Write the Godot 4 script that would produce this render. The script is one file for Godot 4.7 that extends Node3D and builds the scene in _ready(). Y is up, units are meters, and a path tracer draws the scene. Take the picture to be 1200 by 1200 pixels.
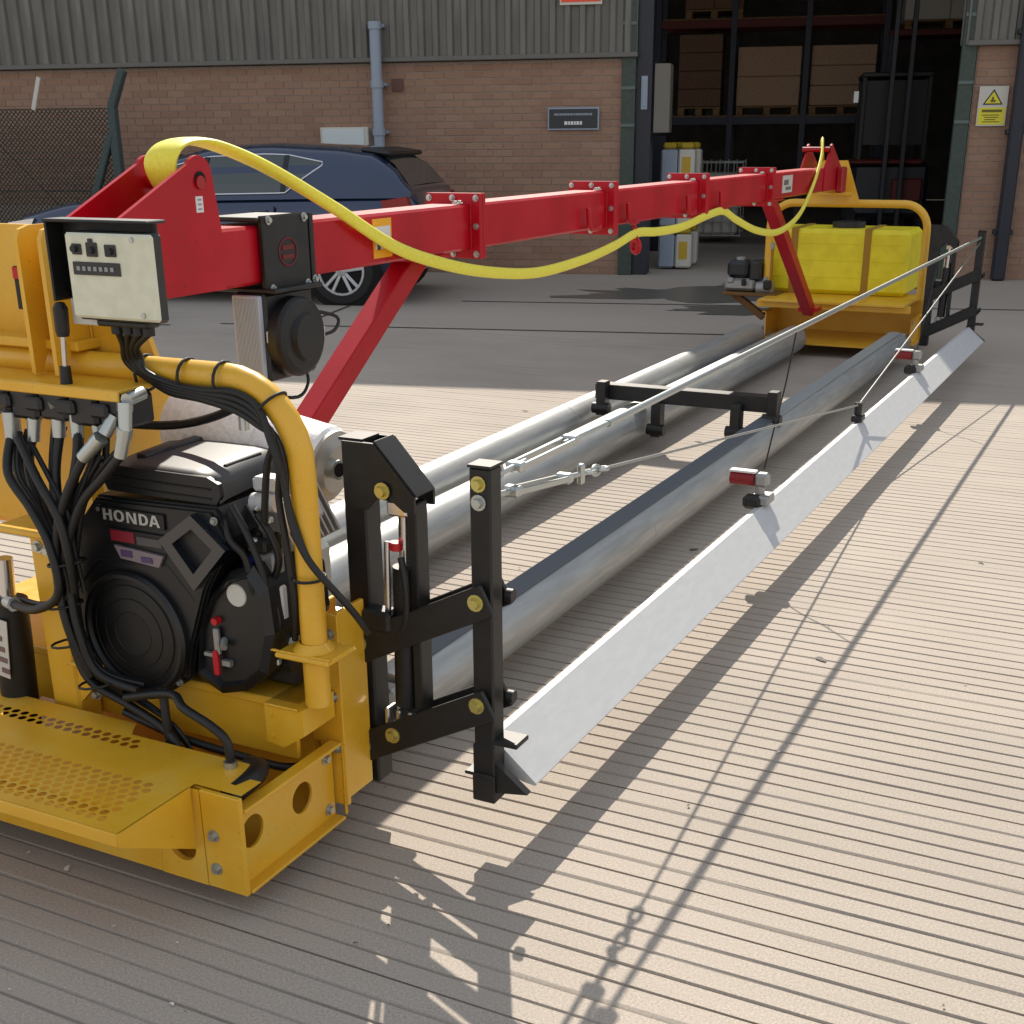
extends Node3D
# A long roller paving machine parked on a grooved concrete yard in front of a brick and steel workshop.
# World axes: -Z runs along the machine away from the camera, +X to its right, y up, metres.

const WX := Vector3(0.9664, 0.0, -0.2569)      # along the workshop wall, to the right
const WN := Vector3(0.2569, 0.0, 0.9664)       # out of the wall, towards the yard
const WO := Vector3(-5.686, 0.0, -13.964)      # foot of the brickwork at the left door jamb
var M := {}
var used := {}
var rng := RandomNumberGenerator.new()

# ---------------------------------------------------------------- mesh builder
class B extends RefCounted:
	var v := PackedVector3Array()
	var n := PackedVector3Array()
	var c := PackedColorArray()
	var u := PackedVector2Array()
	var xf := Transform3D()
	var col := Color.WHITE
	var marks := PackedInt32Array()   # where each shape starts, so that loose pieces can be told apart
	func mark(): marks.append(v.size())
	func t(a: Vector3, b: Vector3, d: Vector3, na: Vector3, nb: Vector3, nd: Vector3):
		var g := (b - a).cross(d - a)
		if g.length_squared() < 1e-16: return
		var s := na + nb + nd
		var P := [a, b, d]
		var N := [na, nb, nd]
		if g.dot(s) > 0: P = [a, d, b]; N = [na, nd, nb]
		for i in 3:
			v.append(xf * P[i]); n.append((xf.basis * N[i]).normalized()); c.append(col); u.append(Vector2(P[i].x, P[i].y))
	func q(a: Vector3, b: Vector3, d: Vector3, e: Vector3, nn: Vector3):
		t(a, b, d, nn, nn, nn); t(a, d, e, nn, nn, nn)
	func flat(a: Vector3, b: Vector3, d: Vector3, out: Vector3):
		var g := (b - a).cross(d - a).normalized()
		if g.dot(out) < 0: g = -g
		t(a, b, d, g, g, g)
	func box(o: Vector3, s: Vector3, ch := 0.0, bs := Basis()):
		mark()
		# box centred on o, edges chamfered by ch
		var h := s * 0.5
		ch = minf(ch, minf(h.x, minf(h.y, h.z)) * 0.9)
		var ax := [Vector3(1, 0, 0), Vector3(0, 1, 0), Vector3(0, 0, 1)]
		for i in 3:
			var j := (i + 1) % 3
			var k := (i + 2) % 3
			for sg in [-1.0, 1.0]:
				var cc: Vector3 = ax[i] * sg * h[i]
				var eu: Vector3 = ax[j] * (h[j] - ch)
				var ew: Vector3 = ax[k] * (h[k] - ch)
				q(o + bs * (cc - eu - ew), o + bs * (cc + eu - ew), o + bs * (cc + eu + ew), o + bs * (cc - eu + ew), bs * (ax[i] * sg))
		if ch > 0.0:
			for i in 3:
				var j := (i + 1) % 3
				var k := (i + 2) % 3
				for sj in [-1.0, 1.0]:
					for sk in [-1.0, 1.0]:
						var e: Vector3 = ax[i] * (h[i] - ch)
						var p: Vector3 = ax[j] * sj * h[j] + ax[k] * sk * (h[k] - ch)
						var r: Vector3 = ax[j] * sj * (h[j] - ch) + ax[k] * sk * h[k]
						q(o + bs * (p - e), o + bs * (p + e), o + bs * (r + e), o + bs * (r - e), bs * (ax[j] * sj + ax[k] * sk).normalized())
			for sx in [-1.0, 1.0]:
				for sy in [-1.0, 1.0]:
					for sz in [-1.0, 1.0]:
						var d := Vector3(sx, sy, sz)
						var i0 := h - Vector3(ch, ch, ch)
						t(o + bs * (d * Vector3(h.x, i0.y, i0.z)), o + bs * (d * Vector3(i0.x, h.y, i0.z)), o + bs * (d * Vector3(i0.x, i0.y, h.z)), bs * d.normalized(), bs * d.normalized(), bs * d.normalized())
	func bar(a: Vector3, b: Vector3, w: float, h: float, ch := 0.0, up := Vector3.UP):
		# rectangular bar from a to b, w across, h along up
		var d := (b - a)
		var z := d.normalized()
		if absf(z.dot(up)) > 0.99: up = Vector3(0, 0, 1)
		var x := up.cross(z).normalized()
		var y := z.cross(x)
		box((a + b) * 0.5, Vector3(w, h, d.length()), ch, Basis(x, y, z))
	func cyl(a: Vector3, b: Vector3, r: float, r2 := -1.0, seg := 16, caps := true):
		mark()
		if r2 < 0: r2 = r
		var z := (b - a).normalized()
		var x := (Vector3.UP if absf(z.y) < 0.9 else Vector3.RIGHT).cross(z).normalized()
		var y := z.cross(x)
		for i in seg:
			var a0 := TAU * i / seg
			var a1 := TAU * (i + 1) / seg
			var n0 := x * cos(a0) + y * sin(a0)
			var n1 := x * cos(a1) + y * sin(a1)
			t(a + n0 * r, a + n1 * r, b + n1 * r2, n0, n1, n1)
			t(a + n0 * r, b + n1 * r2, b + n0 * r2, n0, n1, n0)
			if caps:
				if r > 0: t(a, a + n0 * r, a + n1 * r, -z, -z, -z)
				if r2 > 0: t(b, b + n0 * r2, b + n1 * r2, z, z, z)
	func lathe(o: Vector3, axis: Vector3, prof: Array, seg := 24):
		mark()
		# prof: [along, radius] pairs; flat shaded along, smooth around
		var z := axis.normalized()
		var x := (Vector3.UP if absf(z.y) < 0.9 else Vector3.RIGHT).cross(z).normalized()
		var y := z.cross(x)
		for k in prof.size() - 1:
			var l0: float = prof[k][0]
			var r0: float = prof[k][1]
			var l1: float = prof[k + 1][0]
			var r1: float = prof[k + 1][1]
			var sl := Vector2(l1 - l0, r1 - r0).normalized()
			for i in seg:
				var a0 := TAU * i / seg
				var a1 := TAU * (i + 1) / seg
				var d0 := x * cos(a0) + y * sin(a0)
				var d1 := x * cos(a1) + y * sin(a1)
				var n0 := (d0 * sl.x - z * sl.y).normalized()
				var n1 := (d1 * sl.x - z * sl.y).normalized()
				var p00 := o + z * l0 + d0 * r0
				var p01 := o + z * l0 + d1 * r0
				var p10 := o + z * l1 + d0 * r1
				var p11 := o + z * l1 + d1 * r1
				t(p00, p01, p11, n0, n1, n1); t(p00, p11, p10, n0, n1, n0)
	func tube(p: Array, r: float, seg := 10, ry := -1.0, upv := Vector3.UP):
		mark()
		# round (or, with ry, elliptical) tube along points
		if ry < 0: ry = r
		var m := p.size()
		var fr := []
		var px := Vector3.ZERO
		for i in m:
			var d: Vector3 = (p[mini(i + 1, m - 1)] - p[maxi(i - 1, 0)]).normalized()
			var x: Vector3
			if i == 0:
				x = (upv if absf(d.dot(upv)) < 0.95 else Vector3(0, 0, 1)).cross(d).normalized()
			else:
				x = (px - d * px.dot(d)).normalized()
			px = x
			fr.append([x, d.cross(x)])
		for i in m - 1:
			for k in seg:
				var a0 := TAU * k / seg
				var a1 := TAU * (k + 1) / seg
				var N := []
				var Q := []
				for e in [[i, a0], [i, a1], [i + 1, a1], [i + 1, a0]]:
					var f: Array = fr[e[0]]
					N.append((f[0] * cos(e[1]) * ry + f[1] * sin(e[1]) * r).normalized())
					Q.append(p[e[0]] + f[0] * cos(e[1]) * r + f[1] * sin(e[1]) * ry)
				t(Q[0], Q[1], Q[2], N[0], N[1], N[2]); t(Q[0], Q[2], Q[3], N[0], N[2], N[3])
		for e in [[0, -1.0], [m - 1, 1.0]]:
			var f: Array = fr[e[0]]
			var nn: Vector3 = f[0].cross(f[1]) * e[1]
			for k in seg:
				var a0 := TAU * k / seg
				var a1 := TAU * (k + 1) / seg
				t(p[e[0]], p[e[0]] + f[0] * cos(a0) * r + f[1] * sin(a0) * ry, p[e[0]] + f[0] * cos(a1) * r + f[1] * sin(a1) * ry, nn, nn, nn)
	func prism(pts: Array, o: Vector3, ex: Vector3, ey: Vector3, ez: Vector3, depth: float):
		mark()
		# polygon pts (Vector2 in ex, ey from o) extruded depth along ez
		var pv := PackedVector2Array(pts)
		if Geometry2D.is_polygon_clockwise(pv): pv.reverse()
		var ids := Geometry2D.triangulate_polygon(pv)
		var P := []
		for e in pv: P.append(o + ex * e.x + ey * e.y)
		for i in range(0, ids.size(), 3):
			t(P[ids[i]], P[ids[i + 1]], P[ids[i + 2]], -ez, -ez, -ez)
			t(P[ids[i]] + ez * depth, P[ids[i + 1]] + ez * depth, P[ids[i + 2]] + ez * depth, ez, ez, ez)
		for i in P.size():
			var a: Vector3 = P[i]
			var b: Vector3 = P[(i + 1) % P.size()]
			var e2 := pv[(i + 1) % P.size()] - pv[i]
			var nn := (ex * e2.y - ey * e2.x).normalized()
			q(a, b, b + ez * depth, a + ez * depth, nn)
	func holed(o: Vector3, eu: Vector3, ev: Vector3, r: float, th: float, seg := 16, hc := Vector2(0.5, 0.5)):
		# rectangular plate cell o..o+eu+ev with a round hole, thickness th below its face
		var nn := eu.cross(ev).normalized()
		var du := eu.normalized()
		var dv := ev.normalized()
		var cc := o + eu * hc.x + ev * hc.y
		var lu := eu.length()
		var lv := ev.length()
		var ring := []
		var outp := []
		for i in seg:
			var a := TAU * (i + 0.5) / seg
			var d := Vector2(cos(a), sin(a))
			ring.append(cc + (du * d.x + dv * d.y) * r)
			var k := 1e9
			if d.x > 1e-6: k = minf(k, lu * (1 - hc.x) / d.x)
			if d.x < -1e-6: k = minf(k, -lu * hc.x / d.x)
			if d.y > 1e-6: k = minf(k, lv * (1 - hc.y) / d.y)
			if d.y < -1e-6: k = minf(k, -lv * hc.y / d.y)
			outp.append(cc + (du * d.x + dv * d.y) * k)
		var corners := [o, o + eu, o + eu + ev, o + ev]
		for i in seg:
			var i1 := (i + 1) % seg
			for lay in [0, 1]:
				var s = nn * (-th * lay)
				var N := nn if lay == 0 else -nn
				t(ring[i] + s, ring[i1] + s, outp[i1] + s, N, N, N); t(ring[i] + s, outp[i1] + s, outp[i] + s, N, N, N)
				# corner between two outer points on different sides
				for cr in corners:
					var a: Vector3 = outp[i]
					var b: Vector3 = outp[i1]
					if absf((cr - a).dot((cr - b))) < 1e-7 and (cr - a).length() > 1e-5 and (cr - b).length() > 1e-5:
						t(a + s, b + s, cr + s, N, N, N)
			var ia := cc - (ring[i] as Vector3)
			var ib := cc - (ring[i1] as Vector3)
			t(ring[i], ring[i1], ring[i1] - nn * th, ia, ib, ib); t(ring[i], ring[i1] - nn * th, ring[i] - nn * th, ia, ib, ia)
	func loose() -> Array:
		# the shapes grouped by touching boxes: one builder per separate piece
		var k := marks.size()
		if k < 2 or k > 60 or marks[0] != 0: return [self]
		var bx := []
		for i in k:
			var e := marks[i + 1] if i + 1 < k else v.size()
			if e <= marks[i]: return [self]
			var bb := AABB(v[marks[i]], Vector3.ZERO)
			for j in range(marks[i], e): bb = bb.expand(v[j])
			bx.append(bb.grow(0.003))
		var root := range(k)
		for i in k:
			for j in i:
				if (bx[i] as AABB).intersects(bx[j]) and root[i] != root[j]:
					var a: int = root[i]
					var d: int = root[j]
					for m in k:
						if root[m] == a: root[m] = d
		var out := {}
		for i in k:
			if not out.has(root[i]): out[root[i]] = B.new()
			var o: B = out[root[i]]
			var e := marks[i + 1] if i + 1 < k else v.size()
			o.v.append_array(v.slice(marks[i], e)); o.n.append_array(n.slice(marks[i], e)); o.c.append_array(c.slice(marks[i], e)); o.u.append_array(u.slice(marks[i], e))
		return out.values()
	func mesh() -> ArrayMesh:
		var A := []
		A.resize(Mesh.ARRAY_MAX)
		A[Mesh.ARRAY_VERTEX] = v; A[Mesh.ARRAY_NORMAL] = n; A[Mesh.ARRAY_COLOR] = c; A[Mesh.ARRAY_TEX_UV] = u
		var m := ArrayMesh.new()
		m.add_surface_from_arrays(Mesh.PRIMITIVE_TRIANGLES, A)
		return m

# ---------------------------------------------------------------- scene helpers
func numbered(called: String) -> String:
	used[called] = used.get(called, 0) + 1
	return called if used[called] == 1 else "%s_%03d" % [called, used[called] - 1]

func thing(called: String, label: String, category: String, at := Transform3D(), group := "") -> Node3D:
	var o := Node3D.new()
	o.name = numbered(called); o.transform = at
	add_child(o, true)
	o.set_meta("label", label); o.set_meta("category", category)
	if group: o.set_meta("group", group)
	return o

func sub(parent: Node3D, called: String, at := Transform3D()) -> Node3D:
	var o := Node3D.new()
	o.name = child_name(parent, called); o.transform = at
	parent.add_child(o)
	return o

func child_name(parent: Node, called: String) -> String:
	var k := str(parent.get_instance_id()) + called
	used[k] = used.get(k, 0) + 1
	return called if used[k] == 1 else "%s_%03d" % [called, used[k] - 1]

func put(parent: Node3D, called: String, b: B, m: Material, joined := false) -> MeshInstance3D:
	# every separate piece becomes a part of its own, unless joined
	var first: MeshInstance3D = null
	for piece in ([b] if joined else b.loose()):
		var o := put_mesh(parent, called, piece.mesh(), m)
		if first == null: first = o
	return first

func put_mesh(parent: Node3D, called: String, ms: Mesh, m: Material, at := Transform3D(), label := "") -> MeshInstance3D:
	var o := MeshInstance3D.new()
	o.name = numbered(called) if parent == self else child_name(parent, called)
	o.mesh = ms; o.material_override = m; o.transform = at
	parent.add_child(o)
	if label: o.set_meta("label", label)
	return o

func structure(o: Node) -> Node:
	o.set_meta("kind", "structure")
	return o

func text(parent: Node3D, s: String, size: float, at: Transform3D, m: Material, bold := true, called := "lettering", depth := 0.0012):
	var tm := TextMesh.new()
	var f := SystemFont.new()
	f.font_names = PackedStringArray(["Droid Sans"])
	f.font_weight = 700 if bold else 400
	tm.font = f; tm.text = s; tm.font_size = 64; tm.pixel_size = size / 64.0; tm.depth = depth
	tm.horizontal_alignment = HORIZONTAL_ALIGNMENT_CENTER; tm.vertical_alignment = VERTICAL_ALIGNMENT_CENTER
	return put_mesh(parent, called, tm, m, at)

func mat(albedo: Color, rough := 0.5, metal := 0.0, opt := {}) -> StandardMaterial3D:
	var m := StandardMaterial3D.new()
	m.albedo_color = albedo; m.roughness = rough; m.metallic = metal
	for k in opt: m.set(k, opt[k])
	return m

func noise_image(sd: int, freq: float, oct := 4, size := 512, kind := FastNoiseLite.TYPE_SIMPLEX_SMOOTH) -> Image:
	var f := FastNoiseLite.new()
	f.seed = sd; f.frequency = freq; f.noise_type = kind
	f.fractal_type = FastNoiseLite.FRACTAL_FBM; f.fractal_octaves = oct
	var im := f.get_seamless_image(size, size)
	im.convert(Image.FORMAT_L8)
	return im

func tinted(im: Image, stops: Array) -> ImageTexture:
	# stops: [offset, Color] pairs; turns grey noise into a colour texture
	var lut := []
	for i in 256:
		var f := i / 255.0
		var cc: Color = stops[0][1]
		for k in stops.size() - 1:
			if f >= stops[k][0]:
				cc = stops[k][1].lerp(stops[k + 1][1], clampf((f - stops[k][0]) / (stops[k + 1][0] - stops[k][0]), 0, 1))
		lut.append(cc)
	var src := im.get_data()
	var dst := PackedByteArray()
	dst.resize(src.size() * 3)
	for i in src.size():
		var cc: Color = lut[src[i]]
		dst[i * 3] = int(cc.r * 255); dst[i * 3 + 1] = int(cc.g * 255); dst[i * 3 + 2] = int(cc.b * 255)
	return ImageTexture.create_from_image(Image.create_from_data(im.get_width(), im.get_height(), false, Image.FORMAT_RGB8, dst))

func worn(base: Image, wear: Image, lo: Color, hi: Color, dust: Color, chip: Color) -> ImageTexture:
	# paint: slow drift between two tones, a film of dust in patches, and a few small chips
	var a := base.get_data()
	var w := wear.get_data()
	var o := PackedByteArray()
	o.resize(a.size() * 3)
	for i in a.size():
		var f := a[i] / 255.0
		var g := w[i] / 255.0
		var cc := lo.lerp(hi, clampf((f - 0.25) * 2.0, 0, 1)).lerp(dust, 0.35 * clampf((f - 0.55) * 3.0, 0, 1))
		if g < 0.13: cc = cc.lerp(chip, 0.7)
		elif g > 0.80: cc = cc.lerp(dust, 0.3)
		o[i * 3] = int(cc.r * 255); o[i * 3 + 1] = int(cc.g * 255); o[i * 3 + 2] = int(cc.b * 255)
	return ImageTexture.create_from_image(Image.create_from_data(base.get_width(), base.get_height(), false, Image.FORMAT_RGB8, o))

func weld(b: B, p: Array, r := 0.005):
	# a slightly lumpy bead laid along points
	for i in p.size() - 1:
		var a: Vector3 = p[i]
		var d: Vector3 = p[i + 1]
		var n := maxi(2, int(a.distance_to(d) / 0.009))
		for k in n: b.cyl(a.lerp(d, float(k) / n), a.lerp(d, (k + 1.25) / n), r * (1.0 + 0.25 * (k % 2)), r * 0.8, 6, false)

func bump(im: Image, k: float) -> ImageTexture:
	var b := im.duplicate() as Image
	b.convert(Image.FORMAT_RGBA8)
	b.bump_map_to_normal_map(k)
	return ImageTexture.create_from_image(b)

func tri(m: StandardMaterial3D, s: float, world := false) -> StandardMaterial3D:
	m.uv1_triplanar = true; m.uv1_world_triplanar = world; m.uv1_scale = Vector3(s, s, s)
	return m

func grey(v: float) -> Color: return Color(v, v, v)

func spline(p: Array, k := 6) -> Array:
	var o := []
	for i in p.size() - 1:
		var a: Vector3 = p[maxi(i - 1, 0)]
		var b: Vector3 = p[i]
		var d: Vector3 = p[i + 1]
		var e: Vector3 = p[mini(i + 2, p.size() - 1)]
		for s in k: o.append(b.cubic_interpolate(d, a, e, float(s) / k))
	o.append(p[-1])
	return o

func arr(s: Array) -> Array:
	var o := []
	for i in range(0, s.size(), 3): o.append(Vector3(s[i], s[i + 1], s[i + 2]))
	return o

func wall_xf(s: float, y: float, z: float) -> Transform3D:
	return Transform3D(Basis(WX, Vector3.UP, WN), WO + WX * s + Vector3.UP * y + WN * z)

func bolt(b: B, at: Vector3, d: Vector3, r := 0.009):
	b.cyl(at, at + d * 0.003, r * 1.5, -1, 12)
	b.cyl(at + d * 0.003, at + d * (0.003 + r * 0.9), r, r * 0.9, 6)

# ---------------------------------------------------------------- build
func _ready():
	rng.seed = 7
	# camera: a phone held at head height; the picture is cropped from the upper part of its frame
	var cam := Camera3D.new()
	cam.name = "camera"
	cam.projection = Camera3D.PROJECTION_FRUSTUM
	cam.near = 0.05; cam.far = 400.0
	var F := 1476.1
	cam.size = 0.05 * 1200.0 / F
	cam.frustum_offset = Vector2(0, 0.05 * 137.27 / F)
	cam.keep_aspect = Camera3D.KEEP_HEIGHT
	var fwd := Vector3(-0.4229, -0.3645, -0.8297)
	var rgt := Vector3(0.8922, -0.0080, -0.4514)
	cam.transform = Transform3D(Basis(rgt.normalized(), rgt.cross(fwd).normalized(), -fwd.normalized()).orthonormalized(), Vector3(0, 1.5, 0))
	add_child(cam)
	cam.current = true

	# sky and sun: clear day, sun behind the workshop at about 40 degrees
	var sky_m := ProceduralSkyMaterial.new()
	sky_m.sky_top_color = Color(0.635, 0.665, 0.71)
	sky_m.sky_horizon_color = Color(0.89, 0.885, 0.88)
	sky_m.sky_curve = 0.18
	sky_m.ground_horizon_color = Color(0.55, 0.53, 0.50)
	sky_m.ground_bottom_color = Color(0.35, 0.33, 0.30)
	sky_m.sky_energy_multiplier = 1.0
	var sky := Sky.new()
	sky.sky_material = sky_m
	var env := Environment.new()
	env.background_mode = Environment.BG_SKY
	env.sky = sky
	env.ambient_light_source = Environment.AMBIENT_SOURCE_SKY
	env.tonemap_mode = Environment.TONE_MAPPER_LINEAR
	env.tonemap_exposure = 1.5
	env.sdfgi_enabled = true; env.ssao_enabled = true; env.ssil_enabled = true
	var we := WorldEnvironment.new()
	we.name = "world"
	we.environment = env
	add_child(we)
	var sun := DirectionalLight3D.new()
	sun.name = "sun"
	sun.light_energy = 1.36
	sun.light_color = Color(1.0, 0.965, 0.91)
	sun.light_angular_distance = 0.5
	sun.shadow_enabled = true
	sun.look_at_from_position(Vector3.ZERO, -Vector3(-1.0, 1.75, -1.85), Vector3.UP)
	add_child(sun)

	materials()
	yard()
	workshop()
	inside()
	fence()
	car()
	machine()
	hose()
	tank()
	pump()

# ---------------------------------------------------------------- materials
func materials():
	var fine := noise_image(11, 0.02, 5)
	var coarse := noise_image(5, 0.006, 5)
	var speck := noise_image(23, 0.11, 3)
	var streak := noise_image(31, 0.012, 4)
	# concrete: pale warm grey, speckled
	M.concrete = tri(mat(Color.WHITE, 0.92, 0.0, {"vertex_color_use_as_albedo": true}), 2.6, true)
	M.concrete.albedo_texture = tinted(speck, [[0.0, Color(0.70, 0.69, 0.68)], [0.35, Color(0.80, 0.795, 0.785)], [0.62, Color(0.835, 0.83, 0.82)], [1.0, Color(0.95, 0.945, 0.935)]])
	M.concrete.normal_enabled = true
	M.concrete.normal_texture = bump(speck, 2.0)
	M.concrete.normal_scale = 0.2
	# paints
	M.yellow = tri(mat(Color.WHITE, 0.42, 0.0, {"clearcoat_enabled": true, "clearcoat": 0.15, "clearcoat_roughness": 0.3}), 1.6)
	M.yellow.albedo_texture = worn(coarse, speck, Color(0.865, 0.655, 0.155), Color(0.89, 0.685, 0.18), Color(0.84, 0.71, 0.38), Color(0.58, 0.46, 0.22))
	M.yellow.roughness_texture = tinted(fine, [[0.2, grey(0.7)], [0.8, grey(1.0)]])
	M.red = tri(mat(Color.WHITE, 0.36, 0.0, {"clearcoat_enabled": true, "clearcoat": 0.12, "clearcoat_roughness": 0.25}), 0.9)
	M.red.albedo_texture = worn(coarse, speck, Color(0.66, 0.02, 0.10), Color(0.715, 0.03, 0.12), Color(0.72, 0.16, 0.20), Color(0.40, 0.05, 0.07))
	M.red.metallic_specular = 0.35
	M.red_deep = mat(Color(0.62, 0.02, 0.06), 0.35)
	M.black = tri(mat(Color.WHITE, 0.5), 1.5)
	M.black.albedo_texture = tinted(fine, [[0.2, grey(0.07)], [0.8, grey(0.105)]])
	M.rubber = mat(grey(0.075), 0.5)
	M.plastic = mat(Color(0.085, 0.09, 0.10), 0.40)
	M.lid = mat(Color(0.16, 0.165, 0.175), 0.54, 0.0, {"metallic_specular": 0.9})
	M.plastic_gloss = mat(Color(0.075, 0.095, 0.125), 0.25, 0.0, {"clearcoat_enabled": true, "clearcoat": 0.8, "clearcoat_roughness": 0.12})
	M.blackhole = mat(grey(0.04), 0.9)
	# metals
	M.tube = tri(mat(Color.WHITE, 0.5, 0.55), 0.45)
	M.tube.albedo_texture = tinted(streak, [[0.15, Color(0.63, 0.64, 0.635)], [0.5, Color(0.67, 0.68, 0.675)], [0.85, Color(0.71, 0.72, 0.715)]])
	M.tube.roughness_texture = tinted(coarse, [[0.2, grey(0.86)], [0.8, grey(1.0)]])
	M.tube.uv1_scale = Vector3(6.0, 6.0, 0.5)
	M.strip_dark = mat(Color(0.34, 0.37, 0.40), 0.5, 0.2)  # tone of the added strip that darkens the right-hand tube's top
	M.strip_pale = mat(Color(0.60, 0.63, 0.645), 0.45, 0.3)  # paler tone for the added strip beyond the stay
	M.alu = tri(mat(Color.WHITE, 0.6, 0.15), 1.3)
	M.alu.albedo_texture = tinted(fine, [[0.2, Color(0.745, 0.75, 0.75)], [0.6, Color(0.768, 0.77, 0.77)], [0.9, Color(0.785, 0.785, 0.785)]])
	M.alu.uv1_scale = Vector3(5.0, 5.0, 0.8)
	M.zinc = mat(Color(0.72, 0.74, 0.73), 0.35, 0.85)
	M.steel = mat(Color(0.80, 0.80, 0.80), 0.22, 0.95)
	M.cast = mat(Color(0.62, 0.62, 0.61), 0.5, 0.6)
	M.passivated = mat(Color(0.78, 0.74, 0.45), 0.35, 0.75)
	M.wire = mat(Color(0.62, 0.63, 0.62), 0.4, 0.7)
	M.foil = tri(mat(Color.WHITE, 0.5, 0.0), 5.0)
	M.foil.albedo_texture = tinted(fine, [[0.2, grey(0.90)], [0.8, grey(0.98)]])
	M.foil.normal_enabled = true
	M.foil.normal_texture = bump(fine, 6.0)
	M.foil.normal_scale = 0.6
	# small things
	M.beige = tri(mat(Color.WHITE, 0.5), 2.0)
	M.beige.albedo_texture = tinted(fine, [[0.2, Color(0.80, 0.80, 0.71)], [0.8, Color(0.84, 0.84, 0.75)]])
	M.white = mat(grey(0.86), 0.5)
	M.offwhite = mat(Color(0.78, 0.77, 0.73), 0.6)
	M.ink = mat(grey(0.13), 0.6)
	M.label_yellow = mat(Color(0.93, 0.66, 0.08), 0.45)
	M.label_red = mat(Color(0.72, 0.06, 0.12), 0.45)
	M.silver_print = mat(Color(0.72, 0.72, 0.70), 0.4, 0.3)
	M.blue = mat(Color(0.10, 0.22, 0.62), 0.4)
	M.logo_red = mat(Color(0.40, 0.03, 0.06), 0.5)
	M.hose_yellow = tri(mat(Color.WHITE, 0.5, 0.0, {"rim_enabled": true, "rim": 0.2, "backlight_enabled": true, "backlight": Color(0.55, 0.52, 0.10)}), 6.0)
	M.hose_yellow.albedo_texture = tinted(fine, [[0.2, Color(0.945, 0.905, 0.24)], [0.5, Color(0.96, 0.93, 0.30)], [0.8, Color(0.975, 0.95, 0.38)]])
	M.tank = tri(mat(Color.WHITE, 0.45, 0.0, {"subsurf_scatter_enabled": false}), 1.1)
	M.tank.albedo_texture = tinted(streak, [[0.2, Color(0.87, 0.81, 0.08)], [0.5, Color(0.90, 0.84, 0.10)], [0.8, Color(0.92, 0.865, 0.14)]])
	M.strap = mat(Color(0.62, 0.46, 0.10), 0.6)
	# building
	M.mortar = tri(mat(Color.WHITE, 0.95), 2.0)
	M.mortar.albedo_texture = tinted(fine, [[0.2, Color(0.56, 0.50, 0.45)], [0.8, Color(0.63, 0.57, 0.52)]])
	M.bricks = []
	var tones := [Color(0.605, 0.478, 0.398), Color(0.612, 0.486, 0.404), Color(0.595, 0.466, 0.388), Color(0.618, 0.495, 0.415), Color(0.60, 0.478, 0.402), Color(0.585, 0.455, 0.380)]
	for tn in tones:
		var b := tri(mat(Color.WHITE, 0.93), 3.0, true)
		b.albedo_texture = tinted(speck, [[0.1, (tn as Color).darkened(0.14)], [0.5, tn], [0.9, (tn as Color).lightened(0.1)]])
		M.bricks.append(b)
	M.clad = tri(mat(Color.WHITE, 0.55, 0.15), 0.35, true)
	M.clad.uv1_scale = Vector3(1.6, 0.16, 1.6)
	M.clad.albedo_texture = tinted(coarse, [[0.2, Color(0.385, 0.38, 0.36)], [0.5, Color(0.43, 0.425, 0.40)], [0.8, Color(0.475, 0.47, 0.44)]])
	M.clad_trim = mat(Color(0.40, 0.395, 0.375), 0.55, 0.1)
	M.green = tri(mat(Color.WHITE, 0.55), 1.5)
	M.green.albedo_texture = tinted(fine, [[0.2, Color(0.20, 0.255, 0.225)], [0.8, Color(0.24, 0.295, 0.265)]])
	M.navy = mat(Color(0.10, 0.12, 0.17), 0.45)
	M.pvc = mat(Color(0.56, 0.61, 0.67), 0.45)
	M.inner = tri(mat(Color.WHITE, 0.9), 0.6)
	M.inner.albedo_texture = tinted(coarse, [[0.2, Color(0.44, 0.43, 0.42)], [0.8, Color(0.52, 0.51, 0.50)]])
	M.rack_red = mat(Color(0.36, 0.10, 0.08), 0.6)
	M.rack_blue = mat(Color(0.16, 0.19, 0.26), 0.5)
	M.carton = tri(mat(Color.WHITE, 0.85), 2.5)
	M.carton.albedo_texture = tinted(fine, [[0.2, Color(0.68, 0.56, 0.46)], [0.8, Color(0.76, 0.64, 0.53)]])
	M.carton_dark = tri(mat(Color.WHITE, 0.85), 2.5)
	M.carton_dark.albedo_texture = tinted(fine, [[0.2, Color(0.42, 0.31, 0.25)], [0.8, Color(0.50, 0.39, 0.31)]])
	M.wood = tri(mat(Color.WHITE, 0.85), 3.0)
	M.wood.albedo_texture = tinted(streak, [[0.2, Color(0.46, 0.36, 0.25)], [0.8, Color(0.60, 0.48, 0.34)]])
	# car
	M.car = mat(Color(0.135, 0.195, 0.31), 0.25, 0.35, {"clearcoat_enabled": true, "clearcoat": 1.0, "clearcoat_roughness": 0.05})
	M.carglass = mat(Color(0.20, 0.245, 0.245), 0.08, 0.0, {"metallic_specular": 0.9})
	M.chrome = mat(Color(0.85, 0.86, 0.88), 0.15, 1.0)
	M.tyre = mat(grey(0.12), 0.8)
	M.rim = mat(Color(0.74, 0.75, 0.76), 0.3, 0.8)
	M.taillight = mat(Color(0.55, 0.03, 0.04), 0.2)
	M.fence = mat(Color(0.20, 0.27, 0.26), 0.6)
	M.mesh = mat(Color(0.15, 0.19, 0.17), 0.6)
	M.post = tri(mat(Color.WHITE, 0.9), 4.0)
	M.post.albedo_texture = tinted(fine, [[0.2, Color(0.24, 0.28, 0.28)], [0.8, Color(0.32, 0.37, 0.36)]])

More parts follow.
